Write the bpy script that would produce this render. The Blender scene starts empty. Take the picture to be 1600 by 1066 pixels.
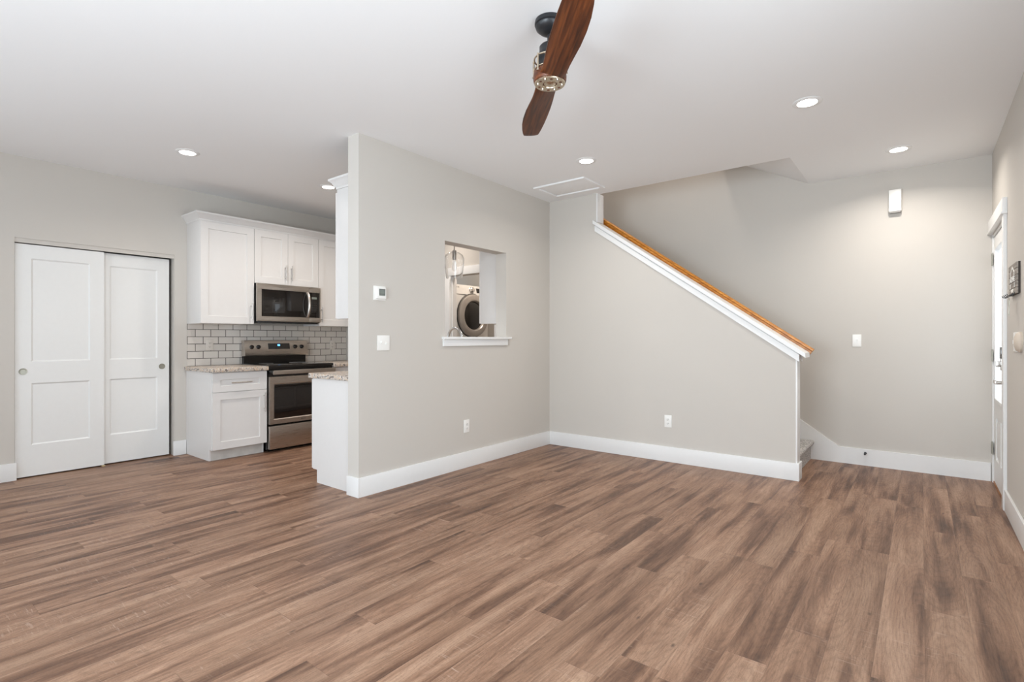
import bpy, bmesh, math, random
from mathutils import Vector, Matrix
random.seed(7)
PI = math.pi
S = bpy.context.scene
COL = S.collection

# ------------------------------------------------------------------ camera
FPX = 813.7
cam_d = bpy.data.cameras.new('camera')
cam = bpy.data.objects.new('camera', cam_d)
COL.objects.link(cam)
cam.location = (0, 0, 1.2)
cam.rotation_euler = (PI / 2, 0, math.radians(38.169))
cam_d.sensor_fit = 'HORIZONTAL'
cam_d.sensor_width = 36
cam_d.lens = FPX / 1600 * 36
cam_d.shift_y = -3.6 / 1600
cam_d.clip_start = 0.02
S.camera = cam

# ------------------------------------------------------------------ world, daylight, exposure
S.view_settings.view_transform = 'Standard'
S.view_settings.look = 'None'
S.view_settings.gamma = 1
S.view_settings.use_curve_mapping = False
S.view_settings.exposure = 0.15
try:
    S.cycles.use_denoising = True
    S.cycles.max_bounces = 10
    S.cycles.diffuse_bounces = 6
    S.cycles.sample_clamp_indirect = 8
except Exception:
    pass
W = bpy.data.worlds.new('world')
S.world = W
W.use_nodes = True
W.node_tree.nodes['Background'].inputs[0].default_value = (0.86, 0.93, 1.0, 1)
W.node_tree.nodes['Background'].inputs[1].default_value = 1.1


def area(name, loc, aim, sx, sy, power, col, spread=180, shape='RECTANGLE'):
    d = bpy.data.lights.new(name, 'AREA')
    d.shape = shape
    d.size = sx
    if shape == 'RECTANGLE':
        d.size_y = sy
    d.energy = power
    d.color = col
    d.spread = math.radians(spread)
    o = bpy.data.objects.new(name, d)
    COL.objects.link(o)
    o.location = loc
    v = Vector(aim) - Vector(loc)
    o.rotation_euler = v.to_track_quat('-Z', 'Y').to_euler()
    return o


DAY = (0.80, 0.91, 1.0)
area('daylight_side_window', (0.56, 1.15, 1.45), (-1.6, 1.9, 2.2), 1.7, 1.5, 42, DAY)
area('daylight_rear_window', (-1.3, -1.56, 1.45), (-0.2, 2.2, 2.6), 1.9, 1.5, 134, DAY)
area('daylight_rear_slider', (-4.3, -1.56, 1.2), (-2.6, 2.0, 2.3), 2.0, 2.0, 34, DAY)

# ------------------------------------------------------------------ levels and planes (metres)
XC, XA, XR = -6.03, -3.339, 0.469     # closet wall, partition face, right wall
TW = 0.135                            # partition thickness
XB = XA - TW                          # kitchen side of the partition
YN, YB, YK, YR = 2.375, 4.94, 5.948, -1.5
XE = -0.834                           # free end of the stair wall
H = 2.755
BH, BT = 0.148, 0.015                 # baseboards


# ------------------------------------------------------------------ materials
def new_mat(name):
    m = bpy.data.materials.new(name)
    m.use_nodes = True
    nt = m.node_tree
    return m, nt, nt.nodes['Principled BSDF']


def N(nt, typ, **kw):
    n = nt.nodes.new(typ)
    for k, v in kw.items():
        setattr(n, k, v)
    return n


def math_n(nt, op, a, b=None, c=None):
    n = N(nt, 'ShaderNodeMath', operation=op)
    for i, v in enumerate((a, b, c)):
        if v is None:
            continue
        if isinstance(v, (int, float)):
            n.inputs[i].default_value = v
        else:
            nt.links.new(v, n.inputs[i])
    return n.outputs[0]


def ramp(nt, fac, stops):
    r = N(nt, 'ShaderNodeValToRGB')
    el = r.color_ramp.elements
    while len(el) < len(stops):
        el.new(0.5)
    for e, (p, c) in zip(el, stops):
        e.position = p
        e.color = (c[0], c[1], c[2], 1) if not isinstance(c, (int, float)) else (c, c, c, 1)
    nt.links.new(fac, r.inputs[0])
    return r.outputs[0]


def mixc(nt, fac, a, b, mode='MIX'):
    n = N(nt, 'ShaderNodeMix', data_type='RGBA', blend_type=mode)
    for sock, v in ((n.inputs[0], fac), (n.inputs[6], a), (n.inputs[7], b)):
        if isinstance(v, (int, float)):
            sock.default_value = v
        elif isinstance(v, tuple):
            sock.default_value = (v[0], v[1], v[2], 1)
        else:
            nt.links.new(v, sock)
    return n.outputs[2]


def srgb(r, g, b):
    def f(c):
        c /= 255
        return c / 12.92 if c <= 0.04045 else ((c + 0.055) / 1.055) ** 2.4
    return (f(r), f(g), f(b))


def paint(name, col, rough=0.5, bump=0.0, scale=60, var=0.02, spec=0.5, metal=0.0):
    m, nt, p = new_mat(name)
    p.inputs['Roughness'].default_value = rough
    p.inputs['Metallic'].default_value = metal
    p.inputs['Specular IOR Level'].default_value = spec
    tc = N(nt, 'ShaderNodeTexCoord')
    nz = N(nt, 'ShaderNodeTexNoise')
    nz.inputs['Scale'].default_value = scale
    nz.inputs['Detail'].default_value = 3
    nt.links.new(tc.outputs['Object'], nz.inputs['Vector'])
    lo = tuple(c * (1 - var) for c in col)
    hi = tuple(min(1, c * (1 + var)) for c in col)
    nt.links.new(ramp(nt, nz.outputs['Fac'], [(0.3, lo), (0.7, hi)]), p.inputs['Base Color'])
    if bump:
        b = N(nt, 'ShaderNodeBump')
        b.inputs['Strength'].default_value = bump
        b.inputs['Distance'].default_value = 0.002
        nt.links.new(nz.outputs['Fac'], b.inputs['Height'])
        nt.links.new(b.outputs[0], p.inputs['Normal'])
    return m


def emit(name, col, strength):
    m, nt, p = new_mat(name)
    p.inputs['Base Color'].default_value = (*col, 1)
    p.inputs['Emission Color'].default_value = (*col, 1)
    p.inputs['Emission Strength'].default_value = strength
    return m


def steel(name, col=(0.50, 0.46, 0.42), rough=0.30, axis=1):
    m, nt, p = new_mat(name)
    p.inputs['Metallic'].default_value = 1
    tc = N(nt, 'ShaderNodeTexCoord')
    mp = N(nt, 'ShaderNodeMapping')
    sc = [400, 400, 400]
    sc[axis] = 6
    mp.inputs['Scale'].default_value = sc
    nt.links.new(tc.outputs['Object'], mp.inputs['Vector'])
    nz = N(nt, 'ShaderNodeTexNoise')
    nz.inputs['Scale'].default_value = 1
    nt.links.new(mp.outputs[0], nz.inputs['Vector'])
    nt.links.new(ramp(nt, nz.outputs['Fac'], [(0.3, tuple(c * 0.93 for c in col)), (0.7, tuple(c * 1.05 for c in col))]), p.inputs['Base Color'])
    nt.links.new(ramp(nt, nz.outputs['Fac'], [(0.3, rough - 0.04), (0.7, rough + 0.05)]), p.inputs['Roughness'])
    return m


def floor_mat():
    m, nt, p = new_mat('vinyl_plank')
    L = nt.links.new
    PW, PL = 0.151, 1.22
    tc = N(nt, 'ShaderNodeTexCoord')
    sp = N(nt, 'ShaderNodeSeparateXYZ')
    L(tc.outputs['Object'], sp.inputs[0])
    x, y = sp.outputs[0], sp.outputs[1]
    u = math_n(nt, 'DIVIDE', math_n(nt, 'SUBTRACT', x, 0.0105), PW)
    row = math_n(nt, 'FLOOR', u)
    fu = math_n(nt, 'FRACT', u)
    wn = N(nt, 'ShaderNodeTexWhiteNoise', noise_dimensions='1D')
    L(row, wn.inputs['W'])
    v = math_n(nt, 'ADD', math_n(nt, 'DIVIDE', y, PL), wn.outputs['Value'])
    pl = math_n(nt, 'FLOOR', v)
    fv = math_n(nt, 'FRACT', v)
    cid = N(nt, 'ShaderNodeCombineXYZ')
    L(row, cid.inputs[0])
    L(pl, cid.inputs[1])
    wn2 = N(nt, 'ShaderNodeTexWhiteNoise', noise_dimensions='2D')
    L(cid.outputs[0], wn2.inputs['Vector'])
    rnd = wn2.outputs['Value']
    off = N(nt, 'ShaderNodeVectorMath', operation='SCALE')
    L(wn2.outputs['Color'], off.inputs[0])
    off.inputs['Scale'].default_value = 37.0
    pos = N(nt, 'ShaderNodeVectorMath', operation='ADD')
    L(tc.outputs['Object'], pos.inputs[0])
    L(off.outputs[0], pos.inputs[1])

    def noise(sx, sy, detail=4, rough=0.55, dist=0.0):
        mp = N(nt, 'ShaderNodeMapping')
        mp.inputs['Scale'].default_value = (sx, sy, 1)
        L(pos.outputs[0], mp.inputs['Vector'])
        n = N(nt, 'ShaderNodeTexNoise')
        n.inputs['Scale'].default_value = 1
        n.inputs['Detail'].default_value = detail
        n.inputs['Roughness'].default_value = rough
        n.inputs['Distortion'].default_value = dist
        mr = N(nt, 'ShaderNodeMapping')
        mr.inputs['Rotation'].default_value = (0.71, 0.53, 0.62)
        L(mp.outputs[0], mr.inputs['Vector'])
        L(mr.outputs[0], n.inputs['Vector'])
        return n.outputs['Fac'], mp.outputs[0]

    band, _ = noise(10, 1.15, 2, 0.5, 0.35)      # broad dark bands inside a plank
    streak, _ = noise(30, 1.3, 3, 0.6, 0.4)      # narrower streaks
    patch, _ = noise(7, 3.4, 4, 0.6, 0.9)        # softer blotches
    grain, _ = noise(130, 6, 4, 0.7, 1.5)
    mpc = N(nt, 'ShaderNodeMapping')
    mpc.inputs['Scale'].default_value = (85, 44, 1)
    mpr = N(nt, 'ShaderNodeMapping')
    mpr.inputs['Rotation'].default_value = (0.6, 0.8, 0.55)
    L(pos.outputs[0], mpc.inputs['Vector'])
    L(mpc.outputs[0], mpr.inputs['Vector'])
    nc = N(nt, 'ShaderNodeTexNoise')
    nc.inputs['Scale'].default_value = 1
    nc.inputs['Detail'].default_value = 4
    nc.inputs['Roughness'].default_value = 0.7
    nc.inputs['Distortion'].default_value = 3.0
    L(mpr.outputs[0], nc.inputs['Vector'])
    curl = nc.outputs['Fac']                     # curly pores
    saw, _ = noise(9, 120, 2, 0.6, 0.8)
    sawm, _ = noise(9, 2.0, 2, 0.5, 0.3)
    # cathedral figure
    lc = N(nt, 'ShaderNodeCombineXYZ')
    sc_ = N(nt, 'ShaderNodeSeparateColor')
    L(wn2.outputs['Color'], sc_.inputs[0])
    L(math_n(nt, 'MULTIPLY', math_n(nt, 'SUBTRACT', fu, sc_.outputs[0]), 5.5), lc.inputs[0])
    L(math_n(nt, 'MULTIPLY', math_n(nt, 'SUBTRACT', fv, sc_.outputs[1]), 6.5), lc.inputs[1])
    L(math_n(nt, 'MULTIPLY', sc_.outputs[2], 3.0), lc.inputs[2])
    wv = N(nt, 'ShaderNodeTexWave', wave_type='RINGS', rings_direction='Z')
    wv.inputs['Scale'].default_value = 0.75
    wv.inputs['Distortion'].default_value = 7
    wv.inputs['Detail'].default_value = 3
    wv.inputs['Detail Scale'].default_value = 0.8
    wv.inputs['Detail Roughness'].default_value = 0.6
    L(lc.outputs[0], wv.inputs['Vector'])

    light = srgb(161, 129, 106)
    mid = srgb(140, 107, 85)
    dark = srgb(105, 75, 57)
    deep = srgb(76, 53, 40)
    f = math_n(nt, 'ADD', math_n(nt, 'MULTIPLY', band, 0.7), math_n(nt, 'MULTIPLY', streak, 0.3))
    base = ramp(nt, f, [(0.30, deep), (0.40, dark), (0.50, mid), (0.64, light)])
    tone = ramp(nt, rnd, [(0.0, (0.90, 0.89, 0.88)), (0.5, (1.0, 1.0, 1.0)), (1.0, (1.06, 1.06, 1.07))])
    base = mixc(nt, 1.0, base, tone, 'MULTIPLY')
    base = mixc(nt, 0.55, base, ramp(nt, patch, [(0.3, (0.78, 0.76, 0.75)), (0.7, (1.14, 1.14, 1.13))]), 'MULTIPLY')
    base = mixc(nt, 0.38, base, ramp(nt, wv.outputs['Fac'], [(0.0, (0.70, 0.67, 0.65)), (0.3, (1.0, 1.0, 1.0)), (1.0, (1.09, 1.09, 1.09))]), 'MULTIPLY')
    base = mixc(nt, 0.8, base, ramp(nt, grain, [(0.34, (0.70, 0.67, 0.65)), (0.5, (1, 1, 1)), (0.68, (1.16, 1.16, 1.16))]), 'MULTIPLY')
    base = mixc(nt, 0.65, base, ramp(nt, curl, [(0.34, (0.76, 0.74, 0.73)), (0.5, (1, 1, 1)), (0.66, (1.18, 1.18, 1.18))]), 'MULTIPLY')
    sawf = math_n(nt, 'MULTIPLY', ramp(nt, saw, [(0.58, 0.0), (0.72, 1.0)]), ramp(nt, sawm, [(0.52, 0.0), (0.68, 0.32)]))
    base = mixc(nt, sawf, base, srgb(206, 182, 164))
    # knots
    mpk = N(nt, 'ShaderNodeMapping')
    mpk.inputs['Scale'].default_value = (5.5, 2.2, 1)
    L(pos.outputs[0], mpk.inputs['Vector'])
    vo = N(nt, 'ShaderNodeTexVoronoi')
    vo.inputs['Scale'].default_value = 1
    L(mpk.outputs[0], vo.inputs['Vector'])
    base = mixc(nt, ramp(nt, vo.outputs['Distance'], [(0.015, 0.75), (0.05, 0.0)]), base, srgb(70, 50, 40))
    # seams
    du = math_n(nt, 'MULTIPLY', math_n(nt, 'MINIMUM', fu, math_n(nt, 'SUBTRACT', 1.0, fu)), PW)
    dv = math_n(nt, 'MULTIPLY', math_n(nt, 'MINIMUM', fv, math_n(nt, 'SUBTRACT', 1.0, fv)), PL)
    d = math_n(nt, 'MINIMUM', du, dv)
    seam = math_n(nt, 'SUBTRACT', 1.0, math_n(nt, 'SMOOTH_MIN', math_n(nt, 'DIVIDE', d, 0.0022), 1.0, 0.1))
    base = mixc(nt, math_n(nt, 'MULTIPLY', seam, 0.32), base, srgb(85, 62, 50))
    L(base, p.inputs['Base Color'])
    L(ramp(nt, grain, [(0.3, 0.50), (0.7, 0.40)]), p.inputs['Roughness'])
    p.inputs['Specular IOR Level'].default_value = 0.45
    bp = N(nt, 'ShaderNodeBump')
    bp.inputs['Strength'].default_value = 0.25
    bp.inputs['Distance'].default_value = 0.0015
    L(math_n(nt, 'SUBTRACT', grain, math_n(nt, 'MULTIPLY', seam, 1.2)), bp.inputs['Height'])
    L(bp.outputs[0], p.inputs['Normal'])
    return m


def tile_mat():
    """subway tile on a wall of constant x: u = y, v = z"""
    m, nt, p = new_mat('subway_tile')
    L = nt.links.new
    tc = N(nt, 'ShaderNodeTexCoord')
    sp = N(nt, 'ShaderNodeSeparateXYZ')
    L(tc.outputs['Object'], sp.inputs[0])
    cb = N(nt, 'ShaderNodeCombineXYZ')
    L(math_n(nt, 'SUBTRACT', sp.outputs[1], 2.177), cb.inputs[0])
    L(math_n(nt, 'SUBTRACT', sp.outputs[2], 0.912), cb.inputs[1])
    br = N(nt, 'ShaderNodeTexBrick')
    br.offset = 0.5
    br.inputs['Scale'].default_value = 1
    br.inputs['Brick Width'].default_value = 0.153
    br.inputs['Row Height'].default_value = 0.0772
    br.inputs['Mortar Size'].default_value = 0.003
    br.inputs['Mortar Smooth'].default_value = 0.15
    br.inputs['Color1'].default_value = (*srgb(216, 210, 203), 1)
    br.inputs['Color2'].default_value = (*srgb(206, 200, 193), 1)
    br.inputs['Mortar'].default_value = (*srgb(74, 68, 62), 1)
    L(cb.outputs[0], br.inputs['Vector'])
    L(br.outputs['Color'], p.inputs['Base Color'])
    L(ramp(nt, br.outputs['Fac'], [(0.0, 0.10), (1.0, 0.8)]), p.inputs['Roughness'])
    nz = N(nt, 'ShaderNodeTexNoise')
    nz.inputs['Scale'].default_value = 9
    L(cb.outputs[0], nz.inputs['Vector'])
    b = N(nt, 'ShaderNodeBump')
    b.inputs['Strength'].default_value = 0.5
    b.inputs['Distance'].default_value = 0.002
    L(math_n(nt, 'SUBTRACT', math_n(nt, 'MULTIPLY', nz.outputs['Fac'], 0.5), br.outputs['Fac']), b.inputs['Height'])
    L(b.outputs[0], p.inputs['Normal'])
    return m


def granite_mat():
    m, nt, p = new_mat('laminate_granite')
    L = nt.links.new
    tc = N(nt, 'ShaderNodeTexCoord')
    mp = N(nt, 'ShaderNodeMapping')
    mp.inputs['Rotation'].default_value = (0.3, 0.2, 0.6)
    mp.inputs['Scale'].default_value = (9, 17, 13)
    L(tc.outputs['Object'], mp.inputs['Vector'])
    n1 = N(nt, 'ShaderNodeTexNoise')
    n1.inputs['Scale'].default_value = 1.0
    n1.inputs['Detail'].default_value = 6
    n1.inputs['Distortion'].default_value = 2.5
    L(mp.outputs[0], n1.inputs['Vector'])
    n2 = N(nt, 'ShaderNodeTexNoise')
    n2.inputs['Scale'].default_value = 160
    n2.inputs['Detail'].default_value = 3
    L(tc.outputs['Object'], n2.inputs['Vector'])
    c = ramp(nt, n1.outputs['Fac'], [(0.34, srgb(84, 74, 68)), (0.41, srgb(160, 150, 142)), (0.47, srgb(222, 218, 212)),
                                     (0.53, srgb(196, 164, 128)), (0.58, srgb(214, 208, 202)), (0.66, srgb(112, 96, 84))])
    c = mixc(nt, 0.4, c, ramp(nt, n2.outputs['Fac'], [(0.38, (0.5, 0.46, 0.44)), (0.56, (1.05, 1.05, 1.05))]), 'MULTIPLY')
    L(c, p.inputs['Base Color'])
    p.inputs['Roughness'].default_value = 0.3
    return m


def wood_mat(name, cols, scale, rough=0.35, axis=0):
    m, nt, p = new_mat(name)
    L = nt.links.new
    tc = N(nt, 'ShaderNodeTexCoord')
    mp = N(nt, 'ShaderNodeMapping')
    sc = [scale] * 3
    sc[axis] = scale * 0.07
    mp.inputs['Scale'].default_value = sc
    L(tc.outputs['Object'], mp.inputs['Vector'])
    n1 = N(nt, 'ShaderNodeTexNoise')
    n1.inputs['Scale'].default_value = 1
    n1.inputs['Detail'].default_value = 5
    n1.inputs['Distortion'].default_value = 0.5
    L(mp.outputs[0], n1.inputs['Vector'])
    L(ramp(nt, n1.outputs['Fac'], list(zip((0.3, 0.5, 0.7), cols))), p.inputs['Base Color'])
    p.inputs['Roughness'].default_value = rough
    return m


def carpet_mat():
    m, nt, p = new_mat('carpet')
    L = nt.links.new
    tc = N(nt, 'ShaderNodeTexCoord')
    n1 = N(nt, 'ShaderNodeTexNoise')
    n1.inputs['Scale'].default_value = 70
    n1.inputs['Detail'].default_value = 6
    n1.inputs['Roughness'].default_value = 0.7
    L(tc.outputs['Object'], n1.inputs['Vector'])
    L(ramp(nt, n1.outputs['Fac'], [(0.38, srgb(112, 110, 108)), (0.5, srgb(192, 188, 184)), (0.62, srgb(230, 226, 220))]), p.inputs['Base Color'])
    p.inputs['Roughness'].default_value = 0.95
    b = N(nt, 'ShaderNodeBump')
    b.inputs['Strength'].default_value = 1
    b.inputs['Distance'].default_value = 0.008
    L(n1.outputs['Fac'], b.inputs['Height'])
    L(b.outputs[0], p.inputs['Normal'])
    return m


def glass_mat(name, rough=0.0, tint=(1, 1, 1), ior=1.45):
    m, nt, p = new_mat(name)
    p.inputs['Transmission Weight'].default_value = 1
    p.inputs['Roughness'].default_value = rough
    p.inputs['IOR'].default_value = ior
    p.inputs['Base Color'].default_value = (*tint, 1)
    return m


M = {}
M['wall'] = paint('wall_paint', srgb(203, 198, 191), 0.75, 0.15, 260, 0.006, 0.3)
M['ceil'] = paint('ceiling_paint', srgb(238, 238, 238), 0.85, 0.1, 200, 0.005, 0.2)
M['trim'] = paint('trim_paint', srgb(232, 232, 231), 0.38, 0, 30, 0.005)
M['cab'] = paint('cabinet_paint', srgb(223, 221, 219), 0.38, 0, 30, 0.006)
M['door'] = paint('door_paint', srgb(230, 230, 228), 0.42, 0, 30, 0.006)
M['kick'] = paint('toe_kick_paint', srgb(206, 202, 196), 0.6, 0, 8, 0.12)
M['plastic'] = paint('white_plastic', srgb(240, 239, 235), 0.3, 0, 40, 0.004)
M['sensor'] = paint('sensor_plastic', srgb(208, 195, 180), 0.4)
M['cream'] = paint('cream_plastic', srgb(214, 208, 200), 0.35, 0, 40, 0.006)
M['slot'] = paint('slot_dark', srgb(70, 68, 64), 0.5)
M['dark'] = paint('dark_gap', srgb(26, 25, 24), 0.7)
M['black'] = paint('black_enamel', srgb(17, 16, 16), 0.14, 0, 30, 0.02)
M['blackmatte'] = paint('black_metal', srgb(34, 35, 38), 0.38, 0, 30, 0.04)
M['blackglass'] = paint('black_glass', srgb(22, 19, 18), 0.05, 0, 30, 0.02, 0.7)
M['steel'] = steel('stainless', (0.52, 0.475, 0.43), 0.30, 1)
M['nickel'] = steel('brushed_nickel', (0.58, 0.55, 0.52), 0.30, 2)
M['chrome'] = steel('chrome', (0.75, 0.75, 0.75), 0.12, 2)
M['brass'] = steel('fan_bronze', (0.62, 0.53, 0.41), 0.26, 2)
M['pull'] = steel('antique_nickel', (0.42, 0.41, 0.35), 0.36, 2)
M['brassy'] = paint('brass_plastic', srgb(190, 165, 120), 0.4)
M['floor'] = floor_mat()
M['tile'] = tile_mat()
M['granite'] = granite_mat()
M['oak'] = wood_mat('oak', (srgb(160, 96, 22), srgb(190, 122, 36), srgb(214, 150, 62)), 60, 0.32, 0)
M['walnut'] = wood_mat('walnut', (srgb(58, 27, 12), srgb(92, 46, 20), srgb(122, 66, 32)), 75, 0.36, 0)
M['plaque'] = wood_mat('weathered_board', (srgb(118, 111, 104), srgb(150, 142, 133), srgb(172, 164, 154)), 60, 0.7, 1)
M['plaqueside'] = paint('stained_edge', srgb(58, 50, 44), 0.7)
M['threshold'] = wood_mat('threshold_wood', (srgb(126, 80, 44), srgb(160, 106, 60), srgb(182, 126, 76)), 60, 0.5, 1)
M['carpet'] = carpet_mat()
M['glass'] = glass_mat('clear_glass')
M['frost'] = glass_mat('frosted_glass', 0.45, (0.97, 0.99, 1.0))
_p = M['frost'].node_tree.nodes['Principled BSDF']
_p.inputs['Emission Color'].default_value = (0.9, 0.95, 1.0, 1)
_p.inputs['Emission Strength'].default_value = 0.35  # pane glows by itself, standing in for daylight coming through the glass
M['lamp'] = emit('lamp_glow', (1.0, 0.95, 0.88), 14)
M['bulb'] = emit('bulb_glow', (1.0, 0.93, 0.85), 0.25)
M['clock'] = emit('clock_blue', (0.08, 0.35, 1.0), 4)
M['lcd'] = paint('lcd_grey', srgb(126, 134, 128), 0.25)
M['greyline'] = paint('grey_print', srgb(150, 148, 145), 0.5)
M['silver'] = paint('dryer_ring', srgb(186, 180, 174), 0.3, 0, 20, 0.01, 0.6, 0.5)
M['grass'] = paint('outdoor_ground', srgb(150, 150, 145), 0.9, 0, 5, 0.1)


# ------------------------------------------------------------------ mesh builder
class MB:
    def __init__(s, xf=None):
        s.bm = bmesh.new()
        s.xf = xf or (lambda u, v, w: (u, v, w))
        s.mi = 0

    def _v(s, p):
        return s.bm.verts.new(s.xf(*p))

    def poly(s, pts):
        f = s.bm.faces.new([s._v(p) for p in pts])
        f.material_index = s.mi
        return f

    def box(s, a0, a1, b0, b1, c0, c1, bev=0.0):
        a0, a1 = sorted((a0, a1)); b0, b1 = sorted((b0, b1)); c0, c1 = sorted((c0, c1))
        t = bmesh.new()
        vs = [t.verts.new((a, b, c)) for a in (a0, a1) for b in (b0, b1) for c in (c0, c1)]
        for q in ((0, 1, 3, 2), (4, 6, 7, 5), (0, 4, 5, 1), (2, 3, 7, 6), (0, 2, 6, 4), (1, 5, 7, 3)):
            t.faces.new([vs[i] for i in q])
        if bev:
            bev = min(bev, 0.45 * min(a1 - a0, b1 - b0, c1 - c0))
            bmesh.ops.bevel(t, geom=list(t.edges), offset=bev, segments=2, profile=0.6, affect='EDGES')
        s._merge(t)
        return s

    def _merge(s, t):
        mp = {}
        for v in t.verts:
            mp[v] = s._v(v.co)
        for f in t.faces:
            try:
                nf = s.bm.faces.new([mp[v] for v in f.verts])
                nf.material_index = s.mi
            except ValueError:
                pass
        t.free()

    def prism(s, pts, c0, c1):
        """polygon in (a, b), extruded along c"""
        n = len(pts)
        lo = [s._v((p[0], p[1], c0)) for p in pts]
        hi = [s._v((p[0], p[1], c1)) for p in pts]
        fs = [s.bm.faces.new(lo[::-1]), s.bm.faces.new(hi)]
        for i in range(n):
            fs.append(s.bm.faces.new([lo[i], lo[(i + 1) % n], hi[(i + 1) % n], hi[i]]))
        for f in fs:
            f.material_index = s.mi
        return s

    def lathe(s, prof, o, ax=(0, 0, 1), seg=40, sx=1.0, cap=True):
        """prof: list of (r, h) along axis ax from point o"""
        A = Vector(ax).normalized()
        U = A.orthogonal().normalized()
        V = A.cross(U)
        O = Vector(o)
        rings = []
        for r, h in prof:
            if r < 1e-6:
                rings.append([s._v(O + A * h)])
            else:
                rings.append([s._v(O + A * h + (U * math.cos(2 * PI * k / seg) + V * math.sin(2 * PI * k / seg)) * r) for k in range(seg)])
        for a, b in zip(rings, rings[1:]):
            for k in range(seg):
                k2 = (k + 1) % seg
                if len(a) == 1 and len(b) == 1:
                    continue
                if len(a) == 1:
                    f = s.bm.faces.new([a[0], b[k], b[k2]])
                elif len(b) == 1:
                    f = s.bm.faces.new([a[k], a[k2], b[0]])
                else:
                    f = s.bm.faces.new([a[k], a[k2], b[k2], b[k]])
                f.material_index = s.mi
        if cap:
            for rg, rev in ((rings[0], True), (rings[-1], False)):
                if len(rg) > 1:
                    f = s.bm.faces.new(rg[::-1] if rev else rg)
                    f.material_index = s.mi
        return s

    def cyl(s, p0, p1, r, seg=20):
        d = Vector(p1) - Vector(p0)
        return s.lathe([(r, 0), (r, d.length)], p0, d, seg)

    def tube(s, path, r, seg=12, flat=1.0):
        path = [Vector(p) for p in path]
        rings = []
        ref = None
        for i, p in enumerate(path):
            t = (path[min(i + 1, len(path) - 1)] - path[max(i - 1, 0)]).normalized()
            if ref is None:
                ref = t.orthogonal().normalized()
            ref = (ref - t * ref.dot(t)).normalized()
            b = t.cross(ref)
            rr = r[i] if isinstance(r, (list, tuple)) else r
            rings.append([s._v(p + (ref * math.cos(2 * PI * k / seg) + b * math.sin(2 * PI * k / seg) * flat) * rr) for k in range(seg)])
        for a, b in zip(rings, rings[1:]):
            for k in range(seg):
                f = s.bm.faces.new([a[k], a[(k + 1) % seg], b[(k + 1) % seg], b[k]])
                f.material_index = s.mi
        for rg in (rings[0][::-1], rings[-1]):
            s.bm.faces.new(rg).material_index = s.mi
        return s

    def panel_door(s, u0, u1, v0, v1, th, stiles, rails, panels_v, rec=0.008, mold=0.012):
        """door face towards +w (face at w = 0, body behind). rails given by panel openings (v ranges)."""
        sl, sr = stiles
        s.box(u0, u1, v0, v1, -th, -rec - 0.001)
        s.box(u0, u0 + sl, v0, v1, -rec - 0.001, 0)
        s.box(u1 - sr, u1, v0, v1, -rec - 0.001, 0)
        edges = [v0]
        for a, b in panels_v:
            edges += [a, b]
        edges.append(v1)
        for i in range(0, len(edges), 2):
            s.box(u0 + sl, u1 - sr, edges[i], edges[i + 1], -rec - 0.001, 0)
        for a, b in panels_v:
            p, q = u0 + sl, u1 - sr
            o = [(p, a, 0), (q, a, 0), (q, b, 0), (p, b, 0)]
            i_ = [(p + mold, a + mold, -rec), (q - mold, a + mold, -rec), (q - mold, b - mold, -rec), (p + mold, b - mold, -rec)]
            for k in range(4):
                s.poly([o[k], o[(k + 1) % 4], i_[(k + 1) % 4], i_[k]])
            s.poly(i_)
        return s

    def build(s, name, mats, parent=None, loc=None, smooth=40):
        off = Vector(loc) if loc is not None else (Vector(parent['_o']) if parent is not None else Vector((0, 0, 0)))
        bmesh.ops.recalc_face_normals(s.bm, faces=s.bm.faces)
        for v in s.bm.verts:
            v.co -= off
        me = bpy.data.meshes.new(name)
        s.bm.to_mesh(me)
        s.bm.free()
        if not isinstance(mats, (list, tuple)):
            mats = [mats]
        for m in mats:
            me.materials.append(m)
        for p in me.polygons:
            p.use_smooth = True
        me.set_sharp_from_angle(angle=math.radians(smooth))
        o = bpy.data.objects.new(name, me)
        COL.objects.link(o)
        o['_o'] = list(off)
        if parent is not None:
            o.parent = parent
        else:
            o.location = off
        return o


def thing(name, label, cat, loc, group=None):
    o = bpy.data.objects.new(name, None)
    COL.objects.link(o)
    o.empty_display_size = 0.1
    o.location = loc
    o['_o'] = list(loc)
    o['label'] = label
    o['category'] = cat
    if group:
        o['group'] = group
    return o


def tag(o, label, cat, group=None, kind=None):
    o['label'] = label
    o['category'] = cat
    if group:
        o['group'] = group
    if kind:
        o['kind'] = kind
    return o


def struct(o, label, cat):
    return tag(o, label, cat, None, 'structure')


# local frames: (u, v, w) -> world, w pointing out of the face
def fx(x):      # faces +x: u = y, v = z
    return lambda u, v, w: (x + w, u, v)


def fxn(x):     # faces -x: u = y, v = z
    return lambda u, v, w: (x - w, u, v)


def fyn(y):     # faces -y: u = x, v = z
    return lambda u, v, w: (u, y - w, v)


def fzn(z):     # faces down: u = x, v = y
    return lambda u, v, w: (u, v, z - w)


def text_mesh(txt, size, xf, mat, name, parent, depth=0.001):
    cu = bpy.data.curves.new(name, 'FONT')
    cu.body = txt
    cu.size = size
    cu.align_x = 'CENTER'
    cu.align_y = 'CENTER'
    cu.extrude = depth
    t = bpy.data.objects.new(name, cu)
    COL.objects.link(t)
    bpy.context.view_layer.update()
    me = bpy.data.meshes.new_from_object(t.evaluated_get(bpy.context.evaluated_depsgraph_get()))
    bpy.data.objects.remove(t)
    off = Vector(parent['_o'])
    for v in me.vertices:
        v.co = Vector(xf(v.co.x, v.co.y, v.co.z)) - off
    me.materials.clear()
    me.materials.append(mat)
    o = bpy.data.objects.new(name, me)
    COL.objects.link(o)
    o.parent = parent
    o['_o'] = list(off)
    return o


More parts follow.
